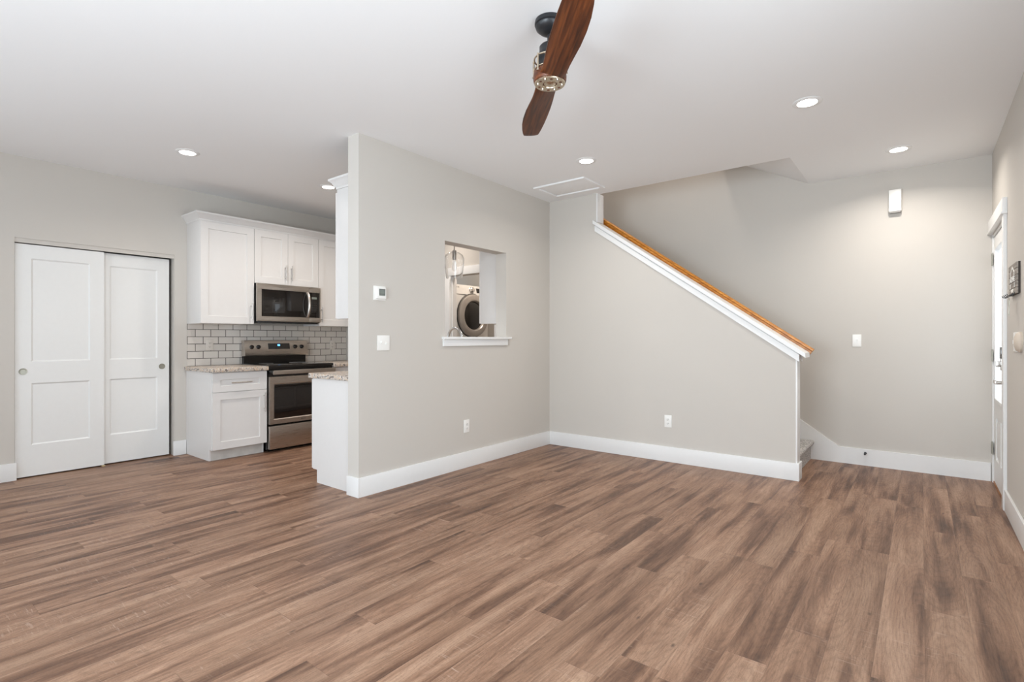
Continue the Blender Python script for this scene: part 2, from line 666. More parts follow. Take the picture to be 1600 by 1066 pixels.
# ================================================================== THE SETTING
b = MB()
b.box(-6.9, 0.60, YR - 0.1, 6.10, -0.12, 0)
struct(b.build('floor', M['floor']), 'brown wood-look vinyl plank floor running through the whole room', 'floor')

# ceiling with the stair opening
HX0, HX1, HY0 = -3.45, -0.886, 4.985
b = MB()
b.box(-6.9, 0.60, YR - 0.1, HY0, H, H + 0.25)
b.box(HX1, 0.60, HY0, 6.10, H, H + 0.25)
b.box(-6.9, HX0, HY0, 6.10, H, H + 0.25)
# slope over the lower flight
sl = 0.503
b.xf = lambda u, v, w: (u, w, v)
SXE = -1.75
b.prism([(HX1, H), (HX1, H + 0.25), (SXE, H + 0.25 + sl * (HX1 - SXE)), (SXE, H + sl * (HX1 - SXE))], HY0, 5.99)
struct(b.build('ceiling', M['ceil']), 'flat white ceiling with an opening over the stairs', 'ceiling')


# closet wall (left), with the closet opening
CY0, CY1, CZ = 0.862, 2.062, 2.060
b = MB()
b.box(XC - 0.115, XC, YR, CY0, 0, H)
b.box(XC - 0.115, XC, CY1, YB, 0, H)
b.box(XC - 0.115, XC, CY0, CY1, CZ, H)
struct(b.build('wall_left', M['wall']), 'greige wall holding the sliding closet doors and kitchen cabinets', 'wall')
b = MB()
b.box(-6.9, -6.80, 0.6, 2.5, 0, H)
b.box(-6.80, XC - 0.115, 0.6, 0.70, 0, H)
b.box(-6.80, XC - 0.115, 2.4, 2.5, 0, H)
struct(b.build('wall_closet', M['wall']), 'shaded inside walls of the closet behind the sliding doors', 'wall')

# rear wall with two window openings (behind the camera), right wall with window and door
b = MB()
def wall_holes(b, u0, u1, holes, box):
    """box(u0,u1,z0,z1) for every solid piece"""
    u = u0
    for h0, h1, z0, z1 in sorted(holes):
        box(u, h0, 0, H)
        if z0 > 0:
            box(h0, h1, 0, z0)
        box(h0, h1, z1, H)
        u = h1
    box(u, u1, 0, H)
wall_holes(b, -6.145, 0.60, [(-5.35, -3.25, 0.0, 2.2), (-2.3, -0.3, 0.65, 2.2)], lambda a, c, d, e: b.box(a, c, YR - 0.12, YR, d, e))
struct(b.build('wall_rear', M['wall']), 'greige wall behind the viewer with a glazed slider and a window', 'wall')
b = MB()
DY0, DY1, DZ = 5.065, 5.90, 2.06
wall_holes(b, YR, 6.10, [(0.25, 2.05, 0.65, 2.2), (DY0, DY1, 0.0, DZ)], lambda a, c, d, e: b.box(XR, XR + 0.13, a, c, d, e))
struct(b.build('wall_right', M['wall']), 'greige wall with the white entry door, key rack and switch', 'wall')

# partition with the pass-through
PY0, PY1, PZ0, PZ1 = 3.279, 4.152, 1.195, 2.075
b = MB()
b.box(XB, XA, YN, PY0, 0, H)
b.box(XB, XA, PY1, YB, 0, H)
b.box(XB, XA, PY0, PY1, 0, PZ0)
b.box(XB, XA, PY0, PY1, PZ1, H)
struct(b.build('wall_partition', M['wall']), 'greige partition wall with the pass-through into the kitchen', 'wall')

# stair wall: full height at the left, sloping down to the right
XP = -2.733
SL = 0.6925                           # slope of the cap
def cap_under(x):
    return 1.034 + SL * (XE - x)
b = MB(lambda u, v, w: (u, w, v))
b.prism([(XA, 0), (XE, 0), (XE, cap_under(XE) + 0.06), (XP, cap_under(XP) + 0.06), (XP, H), (XA, H)], YB, YB + 0.125)
struct(b.build('wall_stair', M['wall']), 'greige wall under the sloping white stair cap', 'wall')

# stairwell back wall, rising past the ceiling; upper enclosure
b = MB()
b.box(-6.9, XR + 0.13, YK, YK + 0.13, 0, 4.9)
struct(b.build('wall_back', M['wall']), 'greige wall behind the stairs, tallest in the room', 'wall')
b = MB()
b.box(HX0 - 0.1, HX0, HY0, YK, 0, 4.9)
b.box(HX0, HX1 + 1.2, HY0 - 0.12, HY0, H + 0.25, 4.9)
b.box(HX0 - 0.1, HX1 + 1.2, HY0 - 0.12, 6.05, 4.9, 5.0)
struct(b.build('wall_upper', M['wall']), 'upper walls closing the stairwell above the ceiling', 'wall')

# kitchen stub wall and laundry wall with its opening
b = MB()
b.box(XC, -5.28, 4.088, 4.20, 0, H)
struct(b.build('wall_kitchen', M['wall']), 'short greige wall ending the tiled counter by the range', 'wall')
LX0, LX1, LZ = -4.945, -4.14, 2.035
b = MB()
b.box(-6.145, LX0, YB, YB + 0.115, 0, H)
b.box(LX1, XA, YB, YB + 0.115, 0, H)
b.box(LX0, LX1, YB, YB + 0.115, LZ, H)
struct(b.build('wall_laundry', M['wall']), 'beige wall around the laundry opening seen through the pass-through', 'wall')

# ------------------------------------------------------------------ baseboards
def bb(name, boxes, label):
    b = MB()
    for q in boxes:
        b.box(*q, bev=0.003)
    struct(b.build(name, M['trim']), label, 'baseboard')
bb('baseboard_left', [(XC, XC + BT, YR, CY0 + 0.012, 0, BH), (XC, XC + BT, CY1 - 0.012, 2.168, 0, BH)], 'white baseboard along the closet wall')
bb('baseboard_partition', [(XA, XA + BT, YN, YB, 0, BH), (XB, XA + BT, YN - BT, YN, 0, BH)], 'white baseboard along the partition wall and its end')
bb('baseboard_stair', [(XA + BT, XE + BT + 0.012, YB - BT, YB, 0, BH), (XE + 0.012, XE + BT + 0.012, YB + 0.0005, YB + 0.125, 0, BH)], 'white baseboard under the stair wall')
bb('baseboard_right', [(XR - BT, XR, 2.05, DY0 - 0.091, 0, BH), (XR - BT, XR, YR, 2.05, 0, BH)], 'white baseboard right of the entry door')
bb('baseboard_rear', [(-3.25, XR - BT, YR, YR + BT, 0, BH), (XC + BT, -5.35, YR, YR + BT, 0, BH)], 'white baseboard behind the viewer')
# skirt board running up the back wall beside the stairs
b = MB(lambda u, v, w: (u, w, v))
sk = lambda x: 0.155 + 0.70 * (-0.632 - x)
b.prism([(XR - 0.01, 0), (XR - 0.01, BH + 0.006), (-0.632, 0.155), (-3.4, sk(-3.4)), (-3.4, sk(-3.4) - 0.62), (-0.90, 0)], YK - 0.016, YK)
struct(b.build('baseboard_back', M['trim']), 'white baseboard and skirt board climbing the back wall beside the stairs', 'baseboard')

# ------------------------------------------------------------------ trims
# pass-through sill and apron
b = MB()
b.box(XB - 0.01, XA, PY0 + 0.001, PY1 - 0.001, PZ0, PZ0 + 0.022)
b.box(XA, XA + 0.042, PY0 - 0.04, PY1 + 0.048, PZ0, PZ0 + 0.022, bev=0.004)
b.box(XA, XA + 0.018, PY0 - 0.028, PY1 + 0.008, PZ0 - 0.062, PZ0, bev=0.002)
struct(b.build('trim_1', M['trim']), 'white sill and apron under the pass-through opening', 'sill')
# sloping cap on the stair wall
def slope_box(b, x0, x1, dz0, dz1, y0, y1):
    b.xf = lambda u, v, w: (u, w, v)
    b.prism([(x0, cap_under(x0) + dz0), (x1, cap_under(x1) + dz0), (x1, cap_under(x1) + dz1), (x0, cap_under(x0) + dz1)], y0, y1)
b = MB()
slope_box(b, XP - 0.012, XE + 0.028, -0.008, 0.052, YB - 0.019, YB)
slope_box(b, XP - 0.010, XE + 0.020, 0.050, 0.064, YB - 0.006, YB)
slope_box(b, XP + 0.001, XE + 0.028, -0.008, 0.066, YB + 0.125, YB + 0.144)
slope_box(b, XP - 0.022, XE + 0.078, 0.062, 0.100, YB - 0.046, YB + 0.165)
struct(b.build('trim_2', M['trim']), 'white sloping wooden cap on top of the stair wall', 'trim')
b = MB()
b.box(XP, XP + 0.014, YB - 0.006, YB + 0.131, cap_under(XP) + 0.10, H, bev=0.002)
struct(b.build('trim_3', M['trim']), 'narrow white upright trim rising from the stair cap to the ceiling', 'trim')
b = MB()
b.box(XE, XE + 0.012, YB - 0.004, YB + 0.129, 0, cap_under(XE) + 0.02, bev=0.002)
struct(b.build('trim_4', M['trim']), 'white upright end board closing the stair wall', 'trim')
# closet head fascia
b = MB()
b.box(XC - 0.02, XC - 0.008, CY0, CY1, 2.022, CZ)
b.box(XC - 0.115, XC - 0.02, CY0, CY1, CZ - 0.012, CZ)
struct(b.build('trim_5', M['wall']), 'greige track fascia above the sliding closet doors', 'trim')
# entry door casing
b = MB()
b.box(XR - 0.020, XR, DY0 - 0.090, DY0 + 0.004, 0, DZ + 0.02, bev=0.002)
b.box(XR - 0.003, XR, DY1 - 0.002, YK - 0.001, 0, DZ + 0.02)
b.box(XR - 0.026, XR, DY0 - 0.105, YK - 0.001, DZ + 0.02, DZ + 0.125, bev=0.002)
b.box(XR - 0.034, XR, DY0 - 0.108, YK - 0.001, DZ + 0.012, DZ + 0.026, bev=0.003)
b.box(XR, XR + 0.13, DY0, DY0 + 0.018, 0, DZ)
b.box(XR, XR + 0.13, DY1 - 0.018, DY1, 0, DZ)
b.box(XR, XR + 0.13, DY0, DY1, DZ - 0.018, DZ)
struct(b.build('trim_6', M['trim']), 'white casing around the entry door', 'casing')
b = MB()
b.box(XR + 0.002, XR + 0.16, DY0 + 0.018, DY1 - 0.018, 0, 0.018, bev=0.003)
struct(b.build('trim_7', M['threshold']), 'brown wooden threshold under the entry door', 'threshold')
# laundry opening casing
b = MB()
b.box(LX0 - 0.075, LX0, YB - 0.018, YB, 0, LZ, bev=0.002)
b.box(LX1, LX1 + 0.075, YB - 0.018, YB, 0, LZ, bev=0.002)
b.box(LX0 - 0.09, LX1 + 0.09, YB - 0.022, YB, LZ, LZ + 0.105, bev=0.002)
b.box(LX0, LX0 + 0.014, YB - 0.012, YB + 0.127, 0, LZ - 0.001, bev=0.002)
b.box(LX1 - 0.014, LX1, YB - 0.012, YB + 0.127, 0, LZ - 0.001, bev=0.002)
b.box(LX0 + 0.014, LX0 + 0.026, YB + 0.035, YB + 0.075, 0, LZ - 0.002)
struct(b.build('trim_8', M['trim']), 'white casing around the laundry opening', 'casing')

# ------------------------------------------------------------------ rear and side windows (behind the viewer)
def window(name, xf, u0, u1, z0, z1, label, muntins):
    b = MB(xf)
    fr = 0.05
    b.box(u0, u0 + fr, z0, z1, -0.09, -0.03); b.box(u1 - fr, u1, z0, z1, -0.09, -0.03)
    b.box(u0 + fr, u1 - fr, z0, z0 + fr, -0.09, -0.03); b.box(u0 + fr, u1 - fr, z1 - fr, z1, -0.09, -0.03)
    for k in range(1, muntins):
        c = u0 + (u1 - u0) * k / muntins
        b.box(c - 0.03, c + 0.03, z0 + fr, z1 - fr, -0.085, -0.035)
    struct(b.build(name, M['trim']), label, 'window')
fyp = lambda y: (lambda u, v, w: (u, y + w, v))
window('window_1', fyp(YR), -5.35, -3.25, 0.0, 2.2, 'white framed glazed slider behind the viewer', 2)
window('window_2', fyp(YR), -2.3, -0.3, 0.65, 2.2, 'white framed window behind the viewer', 2)
window('window_3', fxn(XR), 0.25, 2.05, 0.65, 2.2, 'white framed window beside the viewer', 2)

# ------------------------------------------------------------------ sliding closet doors
def closet_door(name, y0, y1, xface, label, pull_y, stiles):
    z0, z1 = 0.012, 2.014
    b = MB(fx(xface))
    b.panel_door(y0, y1, z0, z1, 0.032, stiles, None, [(0.28, 0.815), (1.0, 1.895)], 0.009, 0.012)
    d = struct(b.build(name, M['door'], loc=(xface, y0, 0)), label, 'door')
    c = MB()
    c.lathe([(0.0, 0.001), (0.019, 0.001), (0.021, 0.0035), (0.027, 0.004), (0.0285, 0.002), (0.0285, 0)], (xface, pull_y, 0.918), (1, 0, 0), 36)
    p = c.build('finger_pull', M['pull'], d)
    p['label'] = 'round antique nickel finger pull'
    return d
closet_door('door_1', CY0 + 0.004, 1.482, XC - 0.022, 'white two-panel sliding closet door overlapping in front, pull on its outer edge', 0.919, (0.105, 0.105))
closet_door('door_2', 1.43, 2.034, XC - 0.060, 'white two-panel sliding closet door running behind the other, beside the cabinets', 1.970, (0.105, 0.105))
b = MB()
b.box(XC - 0.03, XC + 0.004, 1.463, 1.486, 0, 0.010, bev=0.003)
tag(b.build('floor_guide', M['brassy'], loc=(XC, 1.475, 0)), 'small brass-coloured guide on the floor where the closet doors overlap', 'door guide')

# ------------------------------------------------------------------ kitchen cabinets on the left wall
def bar_pull(parent, p0, p1, out, r=0.006, name='handle'):
    """bar between p0 and p1 standing off along out (a unit vector)"""
    p0, p1, out = Vector(p0), Vector(p1), Vector(out)
    d = (p1 - p0).normalized()
    b = MB()
    L = (p1 - p0).length
    b.cyl(p0 + out * 0.032, p1 + out * 0.032, r, 14)
    for t in (0.16, 0.84):
        q = p0 + d * (L * t)
        b.cyl(q, q + out * 0.032, r * 0.8, 10)
    o = b.build(name, M['nickel'], parent)
    o['label'] = 'brushed nickel bar handle'
    return o


CBX = -5.40        # door faces of the base cabinets
UPX = -5.685       # door faces of the wall cabinets
G = 0.0015
RW = 0.072
def base_cabinet(name, y0, y1, label, drawer=True, hinge_handle_y=None, end_panel=False):
    t = thing(name, label, 'cabinet', (XC, y0, 0))
    b = MB()
    b.box(XC + 0.002, CBX - 0.021, y0, y1, 0.108, 0.868)
    b.box(XC + 0.002, CBX - 0.075, y0, y0 + 0.016, 0, 0.108)
    b.box(XC + 0.002, CBX - 0.075, y1 - 0.016, y1, 0, 0.108)
    b.build('body', M['cab'], t)
    b = MB()
    b.box(CBX - 0.091, CBX - 0.077, y0 + 0.016, y1 - 0.016, 0, 0.108)
    b.build('toe_kick', M['kick'], t)
    b = MB(fx(CBX))
    b.panel_door(y0 + 0.004, y1 - G, 0.112, 0.670, 0.02, (RW, RW), None, [(0.112 + RW, 0.670 - RW)], 0.010, 0.003)
    d = b.build('door', M['cab'], t)
    bar_pull(d, (CBX, y1 - 0.033, 0.44), (CBX, y1 - 0.033, 0.64), (1, 0, 0))
    b = MB(fx(CBX))
    b.panel_door(y0 + 0.004, y1 - G, 0.674, 0.862, 0.02, (RW, RW), None, [(0.735, 0.795)], 0.010, 0.003)
    d = b.build('drawer', M['cab'], t)
    ym = (y0 + y1) / 2
    bar_pull(d, (CBX, ym - 0.10, 0.764), (CBX, ym + 0.10, 0.764), (1, 0, 0))
    return t
base_cabinet('base_cabinet', 2.172, 2.708, 'white shaker base cabinet with one drawer and door, beside the closet')
base_cabinet('base_cabinet', 3.482, 4.084, 'white shaker base cabinet between the range and the short kitchen wall')


def wall_cabinet(y0, y1, z0, z1, label, doors, handles, name='wall_cabinet', left_gap=0.0):
    t = thing(name, label, 'cabinet', (XC, y0, z0))
    b = MB()
    b.box(XC + 0.002, UPX - 0.021, y0, y1, z0, z1 + 0.012, bev=0.001)
    b.build('body', M['cab'], t)
    n = len(handles)
    w = (y1 - y0 - left_gap) / n
    for k, side in enumerate(handles):
        a, c = y0 + left_gap + w * k + G, y0 + left_gap + w * (k + 1) - G
        b = MB(fx(UPX))
        b.panel_door(a, c, z0 + 0.004, z1 - 0.004, 0.02, (RW, RW), None, [(z0 + 0.004 + RW, z1 - 0.004 - RW)], 0.010, 0.003)
        d = b.build('door', M['cab'], t)
        hy = a + 0.034 if side == 'l' else c - 0.034
        zz = z0 + 0.05
        bar_pull(d, (UPX, hy, zz), (UPX, hy, zz + 0.175), (1, 0, 0))
    return t
wall_cabinet(2.176, 2.711, 1.356, 2.395, 'tall white shaker wall cabinet at the crown end, beside the microwave', 1, ['r'])
wall_cabinet(2.713, 3.476, 1.806, 2.395, 'short white two-door wall cabinet directly above the microwave', 2, ['r', 'l'])
wall_cabinet(3.478, 4.086, 1.352, 2.395, 'tall white wall cabinet right of the microwave, partly behind the partition', 1, ['l'])


def sweep(b, prof, path, closed_ends=True):
    """prof (d, z): d = outward offset; path = plan points with outward normals per segment (mitred)"""
    n = len(path)
    segs = []
    for i in range(n - 1):
        d = (Vector(path[i + 1]) - Vector(path[i])).normalized()
        segs.append((d, Vector((d.y, -d.x))))
    rings = []
    for i in range(n):
        if i == 0:
            m = segs[0][1]
        elif i == n - 1:
            m = segs[-1][1]
        else:
            a, c = segs[i - 1][1], segs[i][1]
            m = (a + c)
            m = m / m.dot(a)
        rings.append([b._v((path[i][0] + m.x * d, path[i][1] + m.y * d, z)) for d, z in prof])
    k = len(prof)
    for r0, r1 in zip(rings, rings[1:]):
        for j in range(k):
            b.bm.faces.new([r0[j], r0[(j + 1) % k], r1[(j + 1) % k], r1[j]])
    b.bm.faces.new(rings[0][::-1])
    b.bm.faces.new(rings[-1])


CROWN = [(-0.012, 0.0), (0.004, 0.0), (0.006, 0.016), (0.014, 0.022), (0.030, 0.052), (0.044, 0.062), (0.050, 0.066), (0.050, 0.082), (-0.012, 0.082)]
b = MB()
sweep(b, [(d, z + 2.396) for d, z in CROWN], [(XC + 0.001, 2.175), (UPX - 0.02, 2.175), (UPX - 0.02, 4.087)][::-1][::-1])
tag(b.build('crown_molding', M['cab'], loc=(UPX, 2.175, 2.396)), 'white crown molding along the wall cabinets above the range', 'molding')

# countertops
def counter(name, x0, x1, y0, y1, label, front='+x'):
    b = MB()
    b.box(x0, x1, y0, y1, 0.870, 0.912, bev=0.009)
    return tag(b.build(name, M['granite'], loc=(x0, y0, 0.87)), label, 'countertop')
counter('countertop', XC + 0.002, -5.365, 2.150, 2.712, 'granite-look countertop piece next to the closet')
counter('countertop', XC + 0.002, -5.365, 3.478, 4.086, 'granite-look countertop piece beyond the range')

# backsplash
b = MB()
b.box(XC + 0.001, XC + 0.010, 2.177, 4.086, 0.912, 1.3565)
o = b.build('backsplash', M['tile'])
tag(o, 'pale grey subway tile backsplash with dark grout behind the range', 'backsplash')


def outlet(xf, u, v, name, label, kind='outlet', group=None, loc=None, gangs=1, mat='plastic'):
    w, h = (0.072 if gangs == 1 else 0.118), 0.118
    P = xf(u, v, 0)
    t = thing(name, label, 'outlet' if kind == 'outlet' else 'light switch', P, group)
    b = MB(xf)
    b.box(u - w / 2, u + w / 2, v - h / 2, v + h / 2, 0, 0.006, bev=0.003)
    b.build('wall_plate', M[mat], t)
    if kind == 'outlet':
        for s in (-1, 1):
            b = MB(xf)
            c = v + s * 0.0195
            b.box(u - 0.017, u + 0.017, c - 0.014, c + 0.014, 0.006, 0.0085, bev=0.002)
            r = b.build('receptacle', M[mat], t)
            b = MB(xf)
            b.box(u - 0.008, u - 0.0055, c - 0.003, c + 0.006, 0.0085, 0.0092)
            b.box(u + 0.0055, u + 0.008, c - 0.003, c + 0.006, 0.0085, 0.0092)
            b.box(u - 0.0025, u + 0.0025, c - 0.010, c - 0.006, 0.0085, 0.0092)
            b.build('slots', M['slot'], r)
    elif kind == 'toggle':
        for g in range(gangs):
            c = u if gangs == 1 else u + (g - 0.5) * 0.046
            b = MB(xf)
            b.box(c - 0.005, c + 0.005, v - 0.012, v + 0.012, 0.006, 0.0075, bev=0.0005)
            sgn = -1 if g % 2 else 1
            b.box(c - 0.004, c + 0.004, v + (0 if sgn > 0 else -0.013), v + (0.013 if sgn > 0 else 0), 0.0075, 0.018, bev=0.002)
            b.build('toggle', M['plastic'], t)
    return t
TX = XC + 0.010
outlet(fx(TX), 2.393, 1.133, 'wall_outlet', 'outlet on the tile left of the range, above the end counter', mat='cream')
outlet(fx(TX), 3.875, 1.118, 'wall_outlet', 'outlet on the tile beyond the range', mat='cream')
outlet(fx(XA), 3.559, 0.385, 'wall_outlet', 'white outlet low on the partition, beneath the pass-through')
outlet(fyn(YB), -1.943, 0.394, 'wall_outlet', 'white outlet low on the stair wall, below the sloping cap')
outlet(fx(XA), 2.603, 1.167, 'light_switch', 'white double toggle switch plate under the thermostat', 'toggle', gangs=2)
outlet(fyn(YK), -0.484, 1.182, 'light_switch', 'white single toggle switch on the stairwell back wall', 'toggle')

# ------------------------------------------------------------------ range
RY0, RY1 = 2.7165, 3.4745
t = thing('kitchen_range', 'stainless steel freestanding electric range with black glass top', 'stove', (-5.7, 3.095, 0))
b = MB()
b.box(XC + 0.03, -5.425, RY0 + 0.004, RY1 - 0.004, 0.025, 0.895)
b.box(-5.93, -5.45, RY0 + 0.03, RY1 - 0.03, 0, 0.03)
b.build('body', M['black'], t)
b = MB()
b.box(XC + 0.03, -5.372, RY0, RY1, 0.895, 0.920, bev=0.004)
ct = b.build('cooktop', M['blackglass'], t)
for (bx, by, br) in ((-5.55, 2.90, 0.105), (-5.55, 3.29, 0.085), (-5.80, 2.90, 0.075), (-5.80, 3.29, 0.105)):
    c = MB()
    c.lathe([(br, 0), (br, 0.0006), (br - 0.003, 0.0006), (br - 0.003, 0)], (bx, by, 0.9202), (0, 0, 1), 40, cap=False)
    c.build('burner_ring', M['greyline'], ct)
# back console: black riser and slanted stainless control panel
b = MB()
b.box(XC + 0.03, -5.955, RY0 + 0.008, RY1 - 0.008, 0.920, 1.02)
b.build('riser', M['black'], t)
b = MB(lambda u, v, w: (u, w, v))
b.prism([(-5.995, 1.005), (-5.915, 1.005), (-5.908, 1.02), (-5.938, 1.176), (-5.948, 1.182), (-5.995, 1.182)], RY0 + 0.002, RY1 - 0.002)
cp = b.build('control_panel', M['steel'], t)
def slant(u, v, w):   # u = y, v = z from 1.02 up the slanted face, w out
    dx, dz = -0.030, 0.156
    L = math.hypot(dx, dz)
    return (-5.908 + dx * v / L + w * dz / L, u, 1.02 + dz * v / L - w * dx / L)
b = MB(slant)
b.box(2.985, 3.245, 0.060, 0.128, 0, 0.002)
dp = b.build('display', M['blackglass'], cp)
b = MB(slant)
for dx in (3.098, 3.108, 3.118):
    b.box(dx, dx + 0.0085, 0.098, 0.116, 0.002, 0.0026)
b.build('clock_digits', M['clock'], dp)
for ky in (2.797, 2.872, 3.313, 3.395):
    b = MB(slant)
    b.lathe([(0.0235, 0), (0.0235, 0.006), (0.019, 0.009), (0.018, 0.024), (0.015, 0.027), (0, 0.027)], (ky, 0.086, 0.0), (0, 0, 1), 28)
    b.box(ky - 0.004, ky + 0.004, 0.069, 0.103, 0.024, 0.032, bev=0.002)
    b.build('knob', M['black'], cp)
# oven door with window and flat bar handle
OX = -5.362
b = MB(fx(OX))
b.panel_door(RY0 + 0.003, RY1 - 0.003, 0.298, 0.797, 0.05, (0.042, 0.042), None, [(0.345, 0.725)], 0.006, 0.008)
od = b.build('oven_door', M['steel'], t)
b = MB(fx(OX))
b.box(RY0 + 0.055, RY1 - 0.055, 0.356, 0.714, -0.0058, -0.003, bev=0.001)
w_ = b.build('oven_window', M['blackglass'], od)
b = MB(fx(OX))
b.box(RY0 + 0.02, RY1 - 0.006, 0.822, 0.868, 0.030, 0.048, bev=0.006)
b.box(RY0 + 0.035, RY0 + 0.06, 0.828, 0.862, -0.055, 0.032, bev=0.003)
b.box(RY1 - 0.06, RY1 - 0.035, 0.828, 0.862, -0.055, 0.032, bev=0.003)
b.build('handle', M['steel'], od)
b = MB(fx(OX))
for k in range(9):
    hh = 0.011 if k in (0, 1, 3, 8) else 0.006
    b.box(3.071 + k * 0.0055, 3.0745 + k * 0.0055, 0.318, 0.318 + hh, 0, 0.0012)
b.build('badge', M['slot'], od)
b = MB()
b.box(-5.43, OX - 0.035, RY0 + 0.006, RY1 - 0.006, 0.795, 0.895)
b.build('front_panel', M['black'], t)
b = MB(fx(OX))
b.box(RY0 + 0.003, RY1 - 0.003, 0.035, 0.278, -0.05, 0, bev=0.005)
b.build('drawer', M['steel'], t)

# ------------------------------------------------------------------ microwave
MX = -5.635
MY0, MY1, MZ0, MZ1 = 2.717, 3.4735, 1.372, 1.803
t = thing('microwave', 'stainless over-the-range microwave with black glass door', 'microwave', (-5.85, 3.095, MZ0))
b = MB()
b.box(XC + 0.012, MX - 0.022, MY0 + 0.002, MY1 - 0.002, MZ0 + 0.012, MZ1)
b.box(XC + 0.05, MX - 0.03, MY0 + 0.02, MY1 - 0.02, MZ0, MZ0 + 0.012)
b.build('body', M['black'], t)
b = MB(fx(MX))
yd = 3.325
fr = (0.055, 0.062)
b.box(MY0, yd, MZ1 - 0.062, MZ1, -0.022, 0, bev=0.003)
b.box(MY0, yd, MZ0 + 0.02, MZ0 + 0.075, -0.022, 0, bev=0.003)
b.box(MY0, MY0 + 0.050, MZ0 + 0.075, MZ1 - 0.062, -0.022, 0)
dr = b.build('door', M['steel'], t)
b = MB(fx(MX))
b.box(MY0 + 0.050, yd, MZ0 + 0.075, MZ1 - 0.062, -0.020, -0.003, bev=0.001)
b.build('door_glass', M['blackglass'], dr)
b = MB()
pts = [(MX + 0.002 + 0.045 * math.sin(PI * k / 14) ** 0.7, 3.302 , MZ0 + 0.078 + (MZ1 - 0.066 - MZ0 - 0.078) * k / 14) for k in range(15)]
b.tube(pts, 0.017, 14, 0.55)
b.build('handle', M['steel'], dr)
b = MB(fx(MX))
b.box(yd + 0.0015, MY1, MZ1 - 0.062, MZ1, -0.022, 0, bev=0.003)
b.box(yd + 0.0015, MY1, MZ0 + 0.02, MZ0 + 0.075, -0.022, 0, bev=0.003)
b.box(MY1 - 0.012, MY1, MZ0 + 0.075, MZ1 - 0.062, -0.022, 0)
b.build('control_frame', M['steel'], t)
b = MB(fx(MX))
b.box(yd + 0.0015, MY1 - 0.012, MZ0 + 0.075, MZ1 - 0.062, -0.02, -0.002, bev=0.001)
kp = b.build('keypad', M['blackglass'], t)
b = MB(fx(MX))
b.box(yd + 0.035, yd + 0.100, 1.665, 1.690, -0.002, -0.0012)
b.build('display', M['lcd'], kp)
for r in range(6):
    for c in range(3):
        b = MB(fx(MX))
        b.box(yd + 0.035 + c * 0.025, yd + 0.047 + c * 0.025, 1.48 + r * 0.028, 1.4835 + r * 0.028, -0.002, -0.0014)
        b.build('button', M['slot'], kp)

# ------------------------------------------------------------------ peninsula along the partition
PF = -4.044
t = thing('peninsula_cabinet', 'white base cabinet run standing behind the partition end', 'cabinet', (XB, 2.41, 0))
b = MB()
b.box(PF + 0.021, XB - 0.001, 2.41, 4.92, 0.108, 0.868)
b.box(PF + 0.080, XB - 0.001, 2.41, 4.92, 0, 0.108)
b.build('body', M['cab'], t)
for k in range(4):
    a = 2.412 + k * 0.627
    b = MB(fxn(PF))
    b.panel_door(a, a + 0.622, 0.112, 0.862, 0.02, (RW, RW), None, [(0.112 + RW, 0.862 - RW)], 0.010, 0.003)
    d = b.build('door', M['cab'], t)
    bar_pull(d, (PF, a + (0.59 if k % 2 == 0 else 0.032), 0.64), (PF, a + (0.59 if k % 2 == 0 else 0.032), 0.82), (-1, 0, 0))
counter('countertop', PF - 0.022, XB - 0.001, 2.388, 4.92, 'granite-look countertop on the peninsula behind the partition')

HX = -3.80
def hung(y0, y1, label, left=True):
    t = thing('wall_cabinet', label, 'cabinet', (XB, y0, 1.362))
    b = MB()
    b.box(HX + 0.021, XB - 0.001, y0, y1, 1.362, 2.425, bev=0.001)
    b.build('body', M['cab'], t)
    b = MB(fxn(HX))
    b.panel_door(y0 + G, y1 - G, 1.366, 2.40, 0.02, (RW, RW), None, [(1.366 + RW, 2.40 - RW)], 0.010, 0.003)
    d = b.build('door', M['cab'], t)
    bar_pull(d, (HX, y1 - 0.04, 1.41), (HX, y1 - 0.04, 1.58), (-1, 0, 0))
    return t
hung(2.478, 3.22, 'tall white wall cabinet hanging behind the partition end')
hung(4.255, 4.90, 'white wall cabinet seen through the pass-through, next to the dryer')
b = MB()
sweep(b, [(d, z + 2.426) for d, z in CROWN], [(HX + 0.02, 3.22), (HX + 0.02, 2.477), (XB - 0.001, 2.477)])
# outward of that path is -x then -y
tag(b.build('crown_molding', M['cab'], loc=(HX, 2.477, 2.426)), 'white crown molding on the cabinet behind the partition end', 'molding')

# faucet
t = thing('kitchen_faucet', 'chrome gooseneck kitchen faucet peeking over the pass-through sill', 'faucet', (-3.55, 3.722, 0.912))
b = MB()
b.lathe([(0.03, 0), (0.03, 0.008), (0.020, 0.016), (0.018, 0.07), (0.014, 0.075)], (-3.55, 3.722, 0.912), (0, 0, 1), 24)
b.build('base', M['chrome'], t)
b = MB()
pts = [(-3.55, 3.722, 0.98 + 0.05 * k) for k in range(5)]
r_ = 0.097
for k in range(1, 15):
    a = PI * k / 14
    pts.append((-3.55 - r_ * (1 - math.cos(a)), 3.722, 1.19 + 0.118 * math.sin(a)))
pts += [(pts[-1][0], pts[-1][1], 1.19 - 0.03 * k) for k in (1, 2, 3)]
b.tube(pts, 0.0125, 14)
b.build('spout', M['chrome'], t)
b = MB()
b.cyl((-3.55, 3.722, 0.95), (-3.55, 3.782, 0.965), 0.008, 12)
b.tube([(-3.55, 3.782, 0.965), (-3.555, 3.807, 1.0), (-3.56, 3.817, 1.05)], 0.006, 10)
b.build('lever', M['chrome'], t)

